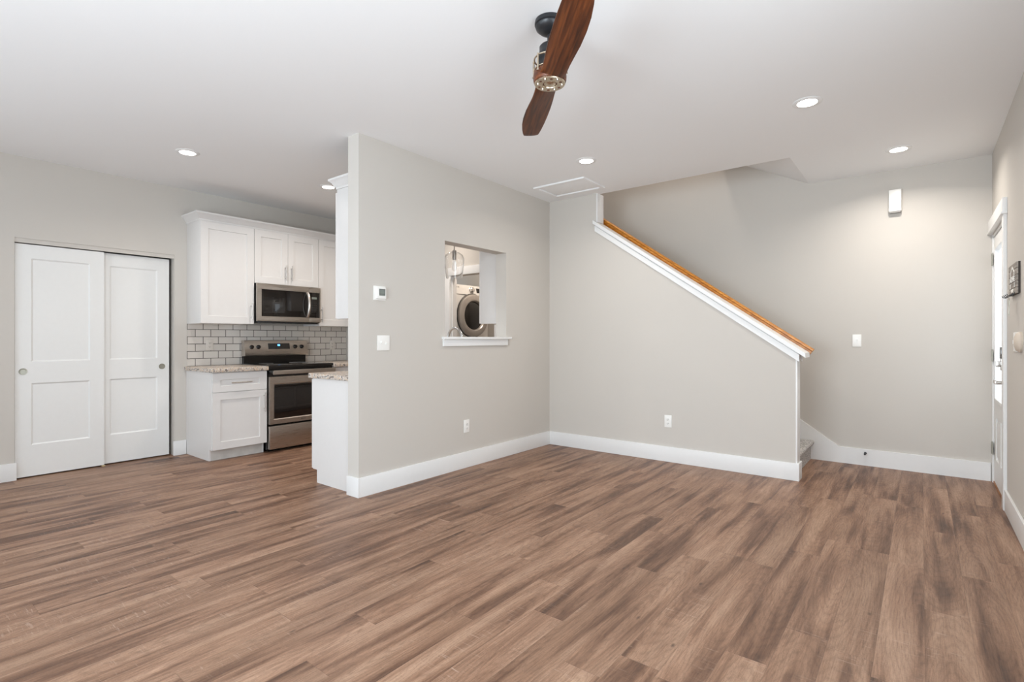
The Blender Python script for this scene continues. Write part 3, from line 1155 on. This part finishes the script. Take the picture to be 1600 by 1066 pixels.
# pendant over the sink
px_, py_ = -3.665, 3.73
t = thing('pendant_light', 'clear glass jar pendant hanging in the pass-through', 'pendant lamp', (px_, py_, H))
b = MB()
b.lathe([(0.06, 0), (0.06, 0.012), (0.02, 0.028), (0.0, 0.028)], (px_, py_, H), (0, 0, -1), 32)
b.build('canopy', M['nickel'], t)
b = MB()
b.cyl((px_, py_, 2.085), (px_, py_, H - 0.02), 0.005, 12)
b.lathe([(0.006, 0), (0.013, 0.004), (0.013, 0.012), (0.006, 0.018)], (px_, py_, 2.125), (0, 0, 1), 18)
b.build('stem', M['nickel'], t)
b = MB()
b.lathe([(0.008, 0.05), (0.021, 0.045), (0.022, 0.0), (0.020, -0.05), (0.012, -0.05)], (px_, py_, 2.035), (0, 0, 1), 24)
b.build('socket', M['nickel'], t)
b = MB()
go = [(0.020, 2.068), (0.050, 2.058), (0.084, 2.035), (0.099, 2.00), (0.098, 1.95), (0.088, 1.87), (0.078, 1.80)]
gi = [(r - 0.003, z) for r, z in go]
b.lathe([(r, z) for r, z in go] + gi[::-1], (px_, py_, 0), (0, 0, 1), 48, cap=False)
b.build('glass_shade', M['glass'], t)
b = MB()
b.lathe([(0.012, 1.985), (0.016, 1.965), (0.026, 1.93), (0.028, 1.905), (0.02, 1.88), (0.0, 1.872)], (px_, py_, 0), (0, 0, 1), 24)
b.build('bulb', M['bulb'], t)

# ------------------------------------------------------------------ laundry: stacked dryer on washer
def laundry(z0, label, dryer):
    y0, y1, xf_ = 5.10, 5.786, -5.0
    ym = (y0 + y1) / 2
    t = thing('clothes_dryer' if dryer else 'clothes_washer', label, 'dryer' if dryer else 'washing machine', (xf_ - 0.35, ym, z0))
    b = MB()
    b.box(xf_ - 0.70, xf_, y0, y1, z0 + 0.012, z0 + 0.835, bev=0.012)
    b.box(xf_ - 0.70, xf_ - 0.05, y0 + 0.002, y1 - 0.002, z0 + 0.83, z0 + 0.978, bev=0.012)
    b.box(xf_ - 0.6, xf_ - 0.1, y0 + 0.05, y1 - 0.05, z0, z0 + 0.02)
    b.build('body', M['plastic'], t)
    b = MB(lambda u, v, w: (u, w, v))
    b.prism([(xf_ - 0.06, z0 + 0.838), (xf_ + 0.008, z0 + 0.838), (xf_ - 0.02, z0 + 0.965), (xf_ - 0.06, z0 + 0.978)], y0 + 0.001, y1 - 0.001)
    cpn = b.build('control_panel', M['plastic'], t)
    zc = z0 + 0.545
    b = MB()
    b.lathe([(0.312, 0.0), (0.312, 0.012), (0.305, 0.018), (0.300, 0.012)], (xf_, ym, zc), (1, 0, 0), 64)
    b.build('door_gasket', M['slot'], t)
    b = MB()
    b.lathe([(0.302, 0.010), (0.298, 0.045), (0.270, 0.062), (0.215, 0.060), (0.198, 0.040), (0.196, 0.015)], (xf_, ym, zc), (1, 0, 0), 64, cap=False)
    dd = b.build('door_ring', M['silver'], t)
    b = MB()
    b.lathe([(0.199, 0.030), (0.17, 0.045), (0.10, 0.058), (0.0, 0.062)], (xf_, ym, zc), (1, 0, 0), 48)
    b.build('door_glass', M['blackglass'], dd)
    b = MB()
    b.box(xf_ + 0.04, xf_ + 0.068, ym + 0.215, ym + 0.285, zc - 0.06, zc + 0.06, bev=0.01)
    b.build('door_handle', M['silver'], dd)
    b = MB()
    ax = Vector((1, 0, 0.21))
    b.lathe([(0.043, 0), (0.043, 0.006), (0.036, 0.010), (0.034, 0.038), (0.028, 0.042), (0, 0.042)], (xf_ - 0.008, ym - 0.005, z0 + 0.905), ax, 32)
    b.build('dial', M['chrome'], cpn)
    def slp(u, v, w):
        return (xf_ + 0.009 - 0.22 * v + w, u, z0 + 0.838 + v)
    b = MB(slp)
    b.box(ym + 0.10, ym + 0.26, 0.035, 0.10, 0, 0.002)
    b.build('display', M['blackglass'], cpn)
    b = MB(slp)
    b.lathe([(0.010, 0), (0.010, 0.0015), (0, 0.0015)], (y0 + 0.045, 0.098, 0.0), (0, 0, 1), 20)
    b.build('emblem', M['slot'], cpn)
    text_mesh('LG', 0.026, lambda u, v, w: slp(y0 + 0.082 + u, 0.098 + v, w + 0.001), M['greyline'], 'lettering', cpn)
    return t
laundry(0.0, 'white front-loading washer under the dryer in the laundry closet', False)
laundry(0.980, 'white front-loading dryer seen through the pass-through', True)
# ------------------------------------------------------------------ thermostat
t = thing('thermostat', 'white wall thermostat with grey screen above the double switch', 'thermostat', (XA, 2.565, 1.557))
b = MB(fx(XA))
b.box(2.508, 2.622, 1.500, 1.612, 0, 0.006, bev=0.003)
b.build('back_plate', M['plastic'], t)
b = MB(fx(XA))
b.box(2.527, 2.612, 1.512, 1.602, 0.006, 0.027, bev=0.004)
bd = b.build('case', M['plastic'], t)
b = MB(fx(XA))
b.box(2.544, 2.601, 1.535, 1.588, 0.027, 0.0278)
sc_ = b.build('screen', M['lcd'], bd)
b = MB(fx(XA))
for (a, c, d, e) in ((2.544, 2.601, 1.584, 1.588), (2.544, 2.601, 1.546, 1.5495), (2.544, 2.548, 1.548, 1.586), (2.597, 2.601, 1.548, 1.586)):
    b.box(a, c, d, e, 0.0278, 0.0286)
b.build('screen_border', M['slot'], bd)

# ------------------------------------------------------------------ door chime
t = thing('door_chime', 'white rectangular door chime high on the stairwell wall', 'doorbell chime', (-0.185, YK, 2.46))
b = MB(fyn(YK))
b.box(-0.236, -0.142, 2.365, 2.562, 0.0, 0.055, bev=0.006)
b.build('cover', M['plastic'], t)
b = MB(fyn(YK))
b.box(-0.230, -0.148, 2.352, 2.366, 0.0, 0.050, bev=0.002)
b.build('base_strip', M['greyline'], t)

# door stop on the baseboard
t = thing('door_stop', 'small dark spring door stop on the back baseboard', 'door stop', (-0.416, YK - 0.016, 0.118))
b = MB()
pts = []
for k in range(49):
    a = 2 * PI * k / 8
    pts.append((-0.416 + 0.006 * math.cos(a), YK - 0.016 - 0.055 * k / 48, 0.118 + 0.006 * math.sin(a)))
b.tube(pts, 0.0018, 8)
b.lathe([(0.011, 0), (0.011, 0.004), (0, 0.004)], (-0.416, YK - 0.016, 0.118), (0, -1, 0), 16)
b.build('spring', M['blackmatte'], t)
b = MB()
b.lathe([(0.007, 0), (0.009, 0.006), (0.007, 0.014), (0, 0.015)], (-0.416, YK - 0.071, 0.118), (0, -1, 0), 16)
b.build('rubber_tip', M['blackmatte'], t)

# ------------------------------------------------------------------ entry door
DX = XR + 0.006
b = MB(fxn(DX))
s0, s1 = DY0 + 0.020, DY1 - 0.020
zl0, zl1 = 0.70, 1.93
ly0, ly1 = s0 + 0.105, s1 - 0.145
th = 0.044
b.box(s0, s1, 0.022, 0.66, -th, -0.010)
b.box(s0, ly0, 0.66, 2.036, -th, 0); b.box(ly1, s1, 0.66, 2.036, -th, 0)
b.box(ly0, ly1, 1.945, 2.036, -th, 0); b.box(ly0, ly1, 0.66, 0.69, -th, 0)
ym_ = (s0 + s1) / 2
b.box(s0, ly0, 0.022, 0.66, -0.010, 0); b.box(ly1, s1, 0.022, 0.66, -0.010, 0)
b.box(ym_ - 0.06, ym_ + 0.06, 0.022, 0.66, -0.010, 0)
for (a, c) in ((ly0, ym_ - 0.06), (ym_ + 0.06, ly1)):
    b.box(a, c, 0.022, 0.22, -0.010, 0); b.box(a, c, 0.56, 0.66, -0.010, 0)
    b.box(a + 0.03, c - 0.03, 0.25, 0.53, -0.010, -0.003, bev=0.002)
door = struct(b.build('door_3', M['door'], loc=(DX, s0, 0)), 'white entry door with a tall frosted glass light', 'door')
b = MB(fxn(DX))
for (a, c, d, e) in ((ly0, ly0 + 0.03, 0.69, 1.945), (ly1 - 0.03, ly1, 0.69, 1.945), (ly0 + 0.03, ly1 - 0.03, 0.69, 0.72), (ly0 + 0.03, ly1 - 0.03, 1.915, 1.945)):
    b.box(a, c, d, e, -th, 0.012, bev=0.004)
b.build('glass_frame', M['door'], door)
b = MB(fxn(DX))
b.box(ly0 + 0.03, ly1 - 0.03, 0.72, 1.915, -0.027, -0.020)
b.build('glass_pane', M['frost'], door)
for hz in (0.29, 1.06, 1.86):
    b = MB(fxn(DX))
    b.box(s1 - 0.045, s1 + 0.042, hz - 0.05, hz + 0.05, 0.0095, 0.0115)
    b.cyl((s1 + 0.010, hz - 0.05, 0.011), (s1 + 0.010, hz + 0.05, 0.011), 0.006, 12)
    hg = b.build('hinge', M['pull'], door)
    hg['label'] = 'brushed nickel hinge'
b = MB(fxn(DX))
b.box(s0 + 0.030, s0 + 0.095, 0.970, 1.137, 0, 0.024, bev=0.004)
kpd = b.build('keypad_lock', M['nickel'], door)
b = MB(fxn(DX))
b.box(s0 + 0.029, s0 + 0.096, 1.055, 1.138, 0.002, 0.027, bev=0.002)
b.build('lock_cover', M['black'], kpd)
b = MB(fxn(DX))
b.box(s0 + 0.052, s0 + 0.078, 0.996, 1.036, 0.024, 0.050, bev=0.004)
b.build('thumb_turn', M['nickel'], kpd)
b = MB(fxn(DX))
b.lathe([(0.032, 0), (0.032, 0.006), (0.013, 0.010), (0.012, 0.05)], (s0 + 0.065, 0.880, 0), (0, 0, 1), 28)
b.box(s0 + 0.052, s0 + 0.18, 0.868, 0.893, 0.042, 0.056, bev=0.005)
lv = b.build('door_handle', M['nickel'], door)

# ------------------------------------------------------------------ key rack, keys and switch with sensor on the right wall
KY0, KY1 = 4.348, 4.700
KZ0, KZ1 = 1.476, 1.668
t = thing('key_rack', 'grey plank key rack with a white house motif beside the entry door', 'key rack', (XR, (KY0 + KY1) / 2, 1.57))
xw = fxn(XR)
b = MB(xw)
b.box(KY0, KY1, KZ0, KZ1, 0.0, 0.010)
b.build('backing', M['plaqueside'], t)
b = MB(xw)
kh = (KZ1 - KZ0) / 5
for k in range(5):
    z0 = KZ0 + k * kh
    b.box(KY0, KY1, z0 + 0.0016, z0 + kh - 0.0016, 0.010, 0.019, bev=0.0015)
pk = b.build('board', M['plaque'], t)
b = MB(xw)
mid = (KY0 + KY1) / 2
f0, f1 = 0.0191, 0.0199
b.prism([(mid - 0.10, 1.616), (mid, 1.655), (mid + 0.10, 1.616), (mid + 0.085, 1.608), (mid, 1.640), (mid - 0.085, 1.608)], f0, f1)
b.box(mid - 0.090, mid - 0.070, 1.590, 1.609, f0, f1)
b.box(mid + 0.070, mid + 0.090, 1.590, 1.609, f0, f1)
b.box(mid - 0.090, mid + 0.090, 1.584, 1.590, f0, f1)
b.box(mid - 0.105, mid - 0.085, 1.516, 1.548, f0, f1)
b.box(mid + 0.085, mid + 0.105, 1.516, 1.548, f0, f1)
b.prism([(mid - 0.06, 1.511), (mid - 0.035, 1.490), (mid + 0.035, 1.490), (mid + 0.06, 1.511)], f0, f1)
b.build('house_motif', M['plastic'], t)
# letters read along -y for a viewer facing the wall
text_mesh('HOME', 0.052, lambda u, v, w: (XR - 0.0195 - w, mid - u * 1.5, 1.567 + v * 0.8), M['plastic'], 'lettering', t)
for k in range(4):
    hy = KY0 + 0.06 + k * 0.078
    b = MB()
    b.tube([(XR - 0.018, hy, 1.486), (XR - 0.026, hy, 1.470), (XR - 0.038, hy, 1.463), (XR - 0.050, hy, 1.466), (XR - 0.056, hy, 1.476)], 0.0025, 10)
    b.build('hook', M['blackmatte'], t)
KX, KYY = XR - 0.038, KY0 + 0.138
t = thing('door_key', 'bunch of keys hanging from the key rack', 'keys', (KX, KYY, 1.46))
b = MB()
ring = [(KX, KYY + 0.012 * math.cos(a), 1.455 + 0.012 * math.sin(a)) for a in [2 * PI * k / 24 for k in range(25)]]
b.tube(ring, 0.0013, 8)
b.build('key_ring', M['nickel'], t)
b = MB()
b.box(KX - 0.0015, KX + 0.0015, KYY - 0.020, KYY + 0.020, 1.405, 1.443, bev=0.001)
b.box(KX - 0.0015, KX + 0.0015, KYY - 0.009, KYY + 0.009, 1.345, 1.406, bev=0.001)
b.build('key_blade', M['pull'], t)

t = thing('light_switch', 'white switch plate with a bulging cream sensor below the key rack', 'light switch', (XR, 4.47, 1.18))
b = MB(xw)
b.box(4.350, 4.610, 1.119, 1.240, 0, 0.006, bev=0.003)
b.build('wall_plate', M['plastic'], t)
b = MB(xw)
b.lathe([(0.060, 0.0), (0.062, 0.010), (0.052, 0.024), (0.030, 0.032), (0.0, 0.035)], (4.315, 1.180, 0.0), (0, 0, 1), 32)
b.build('sensor_cover', M['sensor'], t)
b = MB(xw)
b.box(4.505, 4.517, 1.166, 1.192, 0.006, 0.018, bev=0.002)
b.build('toggle', M['plastic'], t)

# ------------------------------------------------------------------ stairs and handrail
rise, run = 0.190, 0.275
b = MB(lambda u, v, w: (u, w, v))
SX = -0.868
pts = [(SX, 0)]
x, z = SX, 0.0
nst = 9
for k in range(nst):
    zt = z + rise
    pts += [(x, zt - 0.055)]
    for j in range(7):
        a = -PI / 2 + PI * j / 6
        pts.append((x + 0.012 + 0.018 * math.cos(a), zt - 0.022 + 0.022 * math.sin(a)))
    x -= run
    z = zt
    pts.append((x, zt))
pts += [(x - 0.02, z), (x - 0.02, z - 0.3), (SX - 0.3, 0)]
b.prism(pts, YB + 0.127, YK - 0.018)
o = b.build('staircase', M['carpet'], loc=(SX, YB + 0.6, 0))
tag(o, 'grey carpeted stairs, lowest step peeking past the stair wall', 'stairs')

t = thing('handrail', 'honey oak handrail running above the white stair cap', 'handrail', (-1.7, YB + 0.2, 1.9))
rp = [(-0.026, -0.024), (0.026, -0.024), (0.028, -0.016), (0.016, -0.010), (0.015, 0.006), (0.030, 0.014), (0.030, 0.024), (0.018, 0.032), (-0.018, 0.032), (-0.030, 0.024), (-0.030, 0.014), (-0.015, 0.006), (-0.016, -0.010), (-0.028, -0.016)]
b = MB()
RY = YB + 0.205
ra, rb_ = Vector((-3.30, RY, 2.463 + 0.7085 * (3.30 - 2.743) + 0.015)), Vector((-0.745, RY, 1.082))
dirv = (rb_ - ra).normalized()
up = Vector((0, 0, 1)); up = (up - dirv * up.dot(dirv)).normalized()
sd = Vector((0, 1, 0))
r0 = [b._v(ra + sd * p + up * q) for p, q in rp]
r1 = [b._v(rb_ + sd * p + up * q) for p, q in rp]
for k in range(len(rp)):
    b.bm.faces.new([r0[k], r0[(k + 1) % len(rp)], r1[(k + 1) % len(rp)], r1[k]])
b.bm.faces.new(r0[::-1]); b.bm.faces.new(r1)
b.build('rail', M['oak'], t)
for q in (0.12, 0.5, 0.88):
    c = ra.lerp(rb_, q)
    b = MB()
    b.tube([(c.x, RY, c.z - 0.036), (c.x, RY - 0.01, c.z - 0.07), (c.x, RY - 0.035, c.z - 0.10), (c.x, YB + 0.125, c.z - 0.17)], 0.007, 10)
    b.build('bracket', M['brass'], t)

# ------------------------------------------------------------------ ceiling: access panel and recessed lights
t = thing('ceiling_panel', 'white access panel flush in the ceiling by the stair post', 'access panel', (-2.84, 4.56, H))
V0, V1, U0, U1 = 4.345, 4.775, -3.14, -2.54
b = MB(fzn(H))
fw = 0.040
b.box(U0, U1, V0, V0 + fw, 0, 0.016, bev=0.004); b.box(U0, U1, V1 - fw, V1, 0, 0.016, bev=0.004)
b.box(U0, U0 + fw, V0 + fw, V1 - fw, 0, 0.016, bev=0.004); b.box(U1 - fw, U1, V0 + fw, V1 - fw, 0, 0.016, bev=0.004)
b.build('frame', M['ceil'], t)
b = MB(fzn(H))
b.box(U0 + fw + 0.008, U1 - fw - 0.008, V0 + fw + 0.008, V1 - fw - 0.008, 0, 0.006, bev=0.002)
b.build('panel', M['ceil'], t)

def downlight(x, y, label, power, col=(1.0, 0.94, 0.87)):
    t = thing('recessed_light', label, 'ceiling light', (x, y, H), 'recessed downlights')
    b = MB()
    b.lathe([(0.058, 0.002), (0.060, 0.007), (0.082, 0.005), (0.088, 0.002), (0.088, 0.0)], (x, y, H), (0, 0, -1), 44, cap=False)
    b.build('trim_ring', M['trim'], t)
    b = MB()
    b.lathe([(0.060, 0.0035), (0.0, 0.0035)], (x, y, H), (0, 0, -1), 36, cap=False)
    b.build('lens', M['lamp'], t)
    l = area('downlight_beam', (x, y, H - 0.02), (x, y, 0), 0.11, 0, power, col, 150, 'DISK')
    l.parent = t
    l.location = (0, 0, -0.02)
    return t
downlight(-4.81, 1.742, 'recessed downlight in front of the closet doors', 7)
downlight(-4.772, 3.029, 'recessed downlight in the kitchen beside the hanging cabinet crown', 10, (1.0, 0.91, 0.82))
downlight(-2.299, 3.974, 'recessed downlight near the ceiling access panel', 7)
downlight(-0.590, 3.890, 'recessed downlight largest in view, out in the room ceiling', 7)
downlight(-0.147, 5.314, 'recessed downlight in the entry nook beside the stair opening', 10)
area('kitchen_ceiling_lamp', (-4.77, 4.45, H - 0.03), (-4.77, 4.45, 0), 0.12, 0, 7, (1.0, 0.90, 0.80), 150, 'DISK')
area('laundry_ceiling_lamp', (-4.45, 5.45, H - 0.03), (-4.45, 5.45, 0), 0.25, 0, 9, (1.0, 0.86, 0.74), 170, 'DISK')
area('upstairs_fill_light', (-2.2, 5.45, 4.86), (-2.2, 5.45, 0), 0.30, 0, 15, (1.0, 0.90, 0.83), 160, 'DISK')  # unseen fill light, added to brighten the wall up the stairwell

# ------------------------------------------------------------------ ceiling fan
FX, FY = -1.43, 2.119
t = thing('ceiling_fan', 'two-blade propeller ceiling fan with walnut blades and black mount', 'ceiling fan', (FX, FY, H))
b = MB()
b.lathe([(0.072, 0), (0.074, 0.012), (0.074, 0.020), (0.068, 0.024), (0.071, 0.028), (0.067, 0.038), (0.052, 0.052), (0.032, 0.060), (0.018, 0.062), (0, 0.062)], (FX, FY, H), (0, 0, -1), 48)
b.build('canopy', M['blackmatte'], t)
b = MB()
b.cyl((FX, FY, H - 0.16), (FX, FY, H - 0.068), 0.0125, 20)
b.build('downrod', M['blackmatte'], t)
b = MB()
b.lathe([(0.015, 0), (0.044, 0.004), (0.051, 0.012), (0.051, 0.040), (0.053, 0.043), (0.053, 0.066), (0.063, 0.070), (0.063, 0.150)], (FX, FY, H - 0.116), (0, 0, -1), 40)
b.build('motor_housing', M['blackmatte'], t)
b = MB()
for zz in (H - 0.190, H - 0.243):
    ring = [(FX + 0.076 * math.cos(a), FY + 0.076 * math.sin(a), zz) for a in [2 * PI * k / 36 for k in range(37)]]
    b.tube(ring, 0.0042, 8)
for k in range(6):
    a = 2 * PI * k / 6 + 0.35
    cx, cy = FX + 0.082 * math.cos(a), FY + 0.082 * math.sin(a)
    b.cyl((cx, cy, H - 0.262), (cx, cy, H - 0.186), 0.0045, 10)
    b.lathe([(0.0072, 0), (0.0072, 0.006), (0, 0.008)], (cx, cy, H - 0.262), (0, 0, -1), 10)
b.build('cage', M['brass'], t)
ZB = 2.468
b = MB()
b.lathe([(0.066, 0.042), (0.078, 0.036), (0.082, 0.012), (0.081, -0.004), (0.078, -0.014), (0.070, -0.018)], (FX, FY, ZB), (0, 0, 1), 48)
b.build('hub', M['walnut'], t)
b = MB()
zc = 2.448
b.lathe([(0.074, -0.006), (0.076, 0.0), (0.073, 0.004), (0.036, 0.004), (0.033, -0.004), (0.030, -0.004), (0.028, 0.002), (0.018, 0.006), (0, 0.008)], (FX, FY, zc), (0, 0, -1), 56)
hp = b.build('hub_plate', M['brass'], t)
for k in range(6):
    a = 2 * PI * k / 6 + 0.2
    c = (FX + 0.056 * math.cos(a), FY + 0.056 * math.sin(a), zc - 0.0038)
    b = MB()
    b.lathe([(0.0068, 0), (0.0068, 0.0012), (0, 0.0012)], c, (0, 0, -1), 14)
    b.build('plate_hole', M['walnut'], hp)
for k in range(6):
    a = 2 * PI * (k + 0.5) / 6 + 0.2
    c = (FX + 0.059 * math.cos(a), FY + 0.059 * math.sin(a), zc - 0.0038)
    b = MB()
    b.lathe([(0.0055, 0), (0.0055, 0.004), (0.003, 0.006), (0, 0.006)], c, (0, 0, -1), 10)
    b.build('plate_screw', M['chrome'], hp)

UB = Vector((0.701, -0.713, 0)).normalized()
WB = Vector((0.713, 0.701, 0)).normalized()
# stations: r, width edge A (w), edge B (w), twist
ST = [(0.03, -0.060, 0.060, 0.10), (0.07, -0.056, 0.060, 0.30), (0.11, -0.053, 0.060, 0.42), (0.17, -0.056, 0.061, 0.40), (0.24, -0.061, 0.066, 0.34),
      (0.33, -0.065, 0.073, 0.29), (0.43, -0.066, 0.074, 0.25), (0.52, -0.065, 0.069, 0.22), (0.60, -0.062, 0.058, 0.20), (0.66, -0.058, 0.046, 0.18), (0.695, -0.054, 0.036, 0.17), (0.700, -0.050, 0.032, 0.17)]
def blade(sign):
    b = MB()
    rings = []
    nseg = 10
    for r, a, c, tw in ST:
        half = (c - a) / 2
        mid_ = (c + a) / 2
        thick = 0.034 if r < 0.08 else 0.012 + 0.022 * max(0, 1 - (r - 0.08) / 0.26)
        if r > 0.698:
            thick *= 0.6
        ring = []
        for k in range(nseg * 2):
            if k < nseg:
                s_ = -1 + 2 * k / (nseg - 1); side = 1
            else:
                s_ = 1 - 2 * (k - nseg) / (nseg - 1); side = -1
            w = mid_ + half * s_
            e = math.sqrt(max(0, 1 - s_ * s_ * 0.93))
            zz = side * thick * 0.5 * e - w * math.tan(tw) * 0.55
            P = Vector((FX, FY, ZB)) + UB * (sign * r) + WB * (sign * w) + Vector((0, 0, zz))
            ring.append(b._v(P))
        rings.append(ring)
    n = nseg * 2
    for r0, r1 in zip(rings, rings[1:]):
        for k in range(n):
            b.bm.faces.new([r0[k], r0[(k + 1) % n], r1[(k + 1) % n], r1[k]])
    b.bm.faces.new(rings[0][::-1]); b.bm.faces.new(rings[-1])
    o = b.build('blade', BLADE, t)
    return o
BLADE, nt_, p_ = new_mat('walnut_blade')
tc_ = N(nt_, 'ShaderNodeTexCoord')
mp_ = N(nt_, 'ShaderNodeMapping', vector_type='TEXTURE')
mp_.inputs['Rotation'].default_value = (0, 0, math.atan2(UB.y, UB.x))
nt_.links.new(tc_.outputs['Object'], mp_.inputs['Vector'])
mp2 = N(nt_, 'ShaderNodeMapping')
mp2.inputs['Scale'].default_value = (4, 75, 75)
nt_.links.new(mp_.outputs[0], mp2.inputs['Vector'])
nz_ = N(nt_, 'ShaderNodeTexNoise')
nz_.inputs['Scale'].default_value = 1
nz_.inputs['Detail'].default_value = 5
nz_.inputs['Distortion'].default_value = 0.4
nt_.links.new(mp2.outputs[0], nz_.inputs['Vector'])
nt_.links.new(ramp(nt_, nz_.outputs['Fac'], [(0.3, srgb(52, 25, 11)), (0.5, srgb(84, 42, 18)), (0.74, srgb(116, 63, 28))]), p_.inputs['Base Color'])
p_.inputs['Roughness'].default_value = 0.42
p_.inputs['Specular IOR Level'].default_value = 0.3
blade(1)
blade(-1)

# ------------------------------------------------------------------ tidy up
for o in bpy.data.objects:
    if '_o' in o:
        del o['_o']
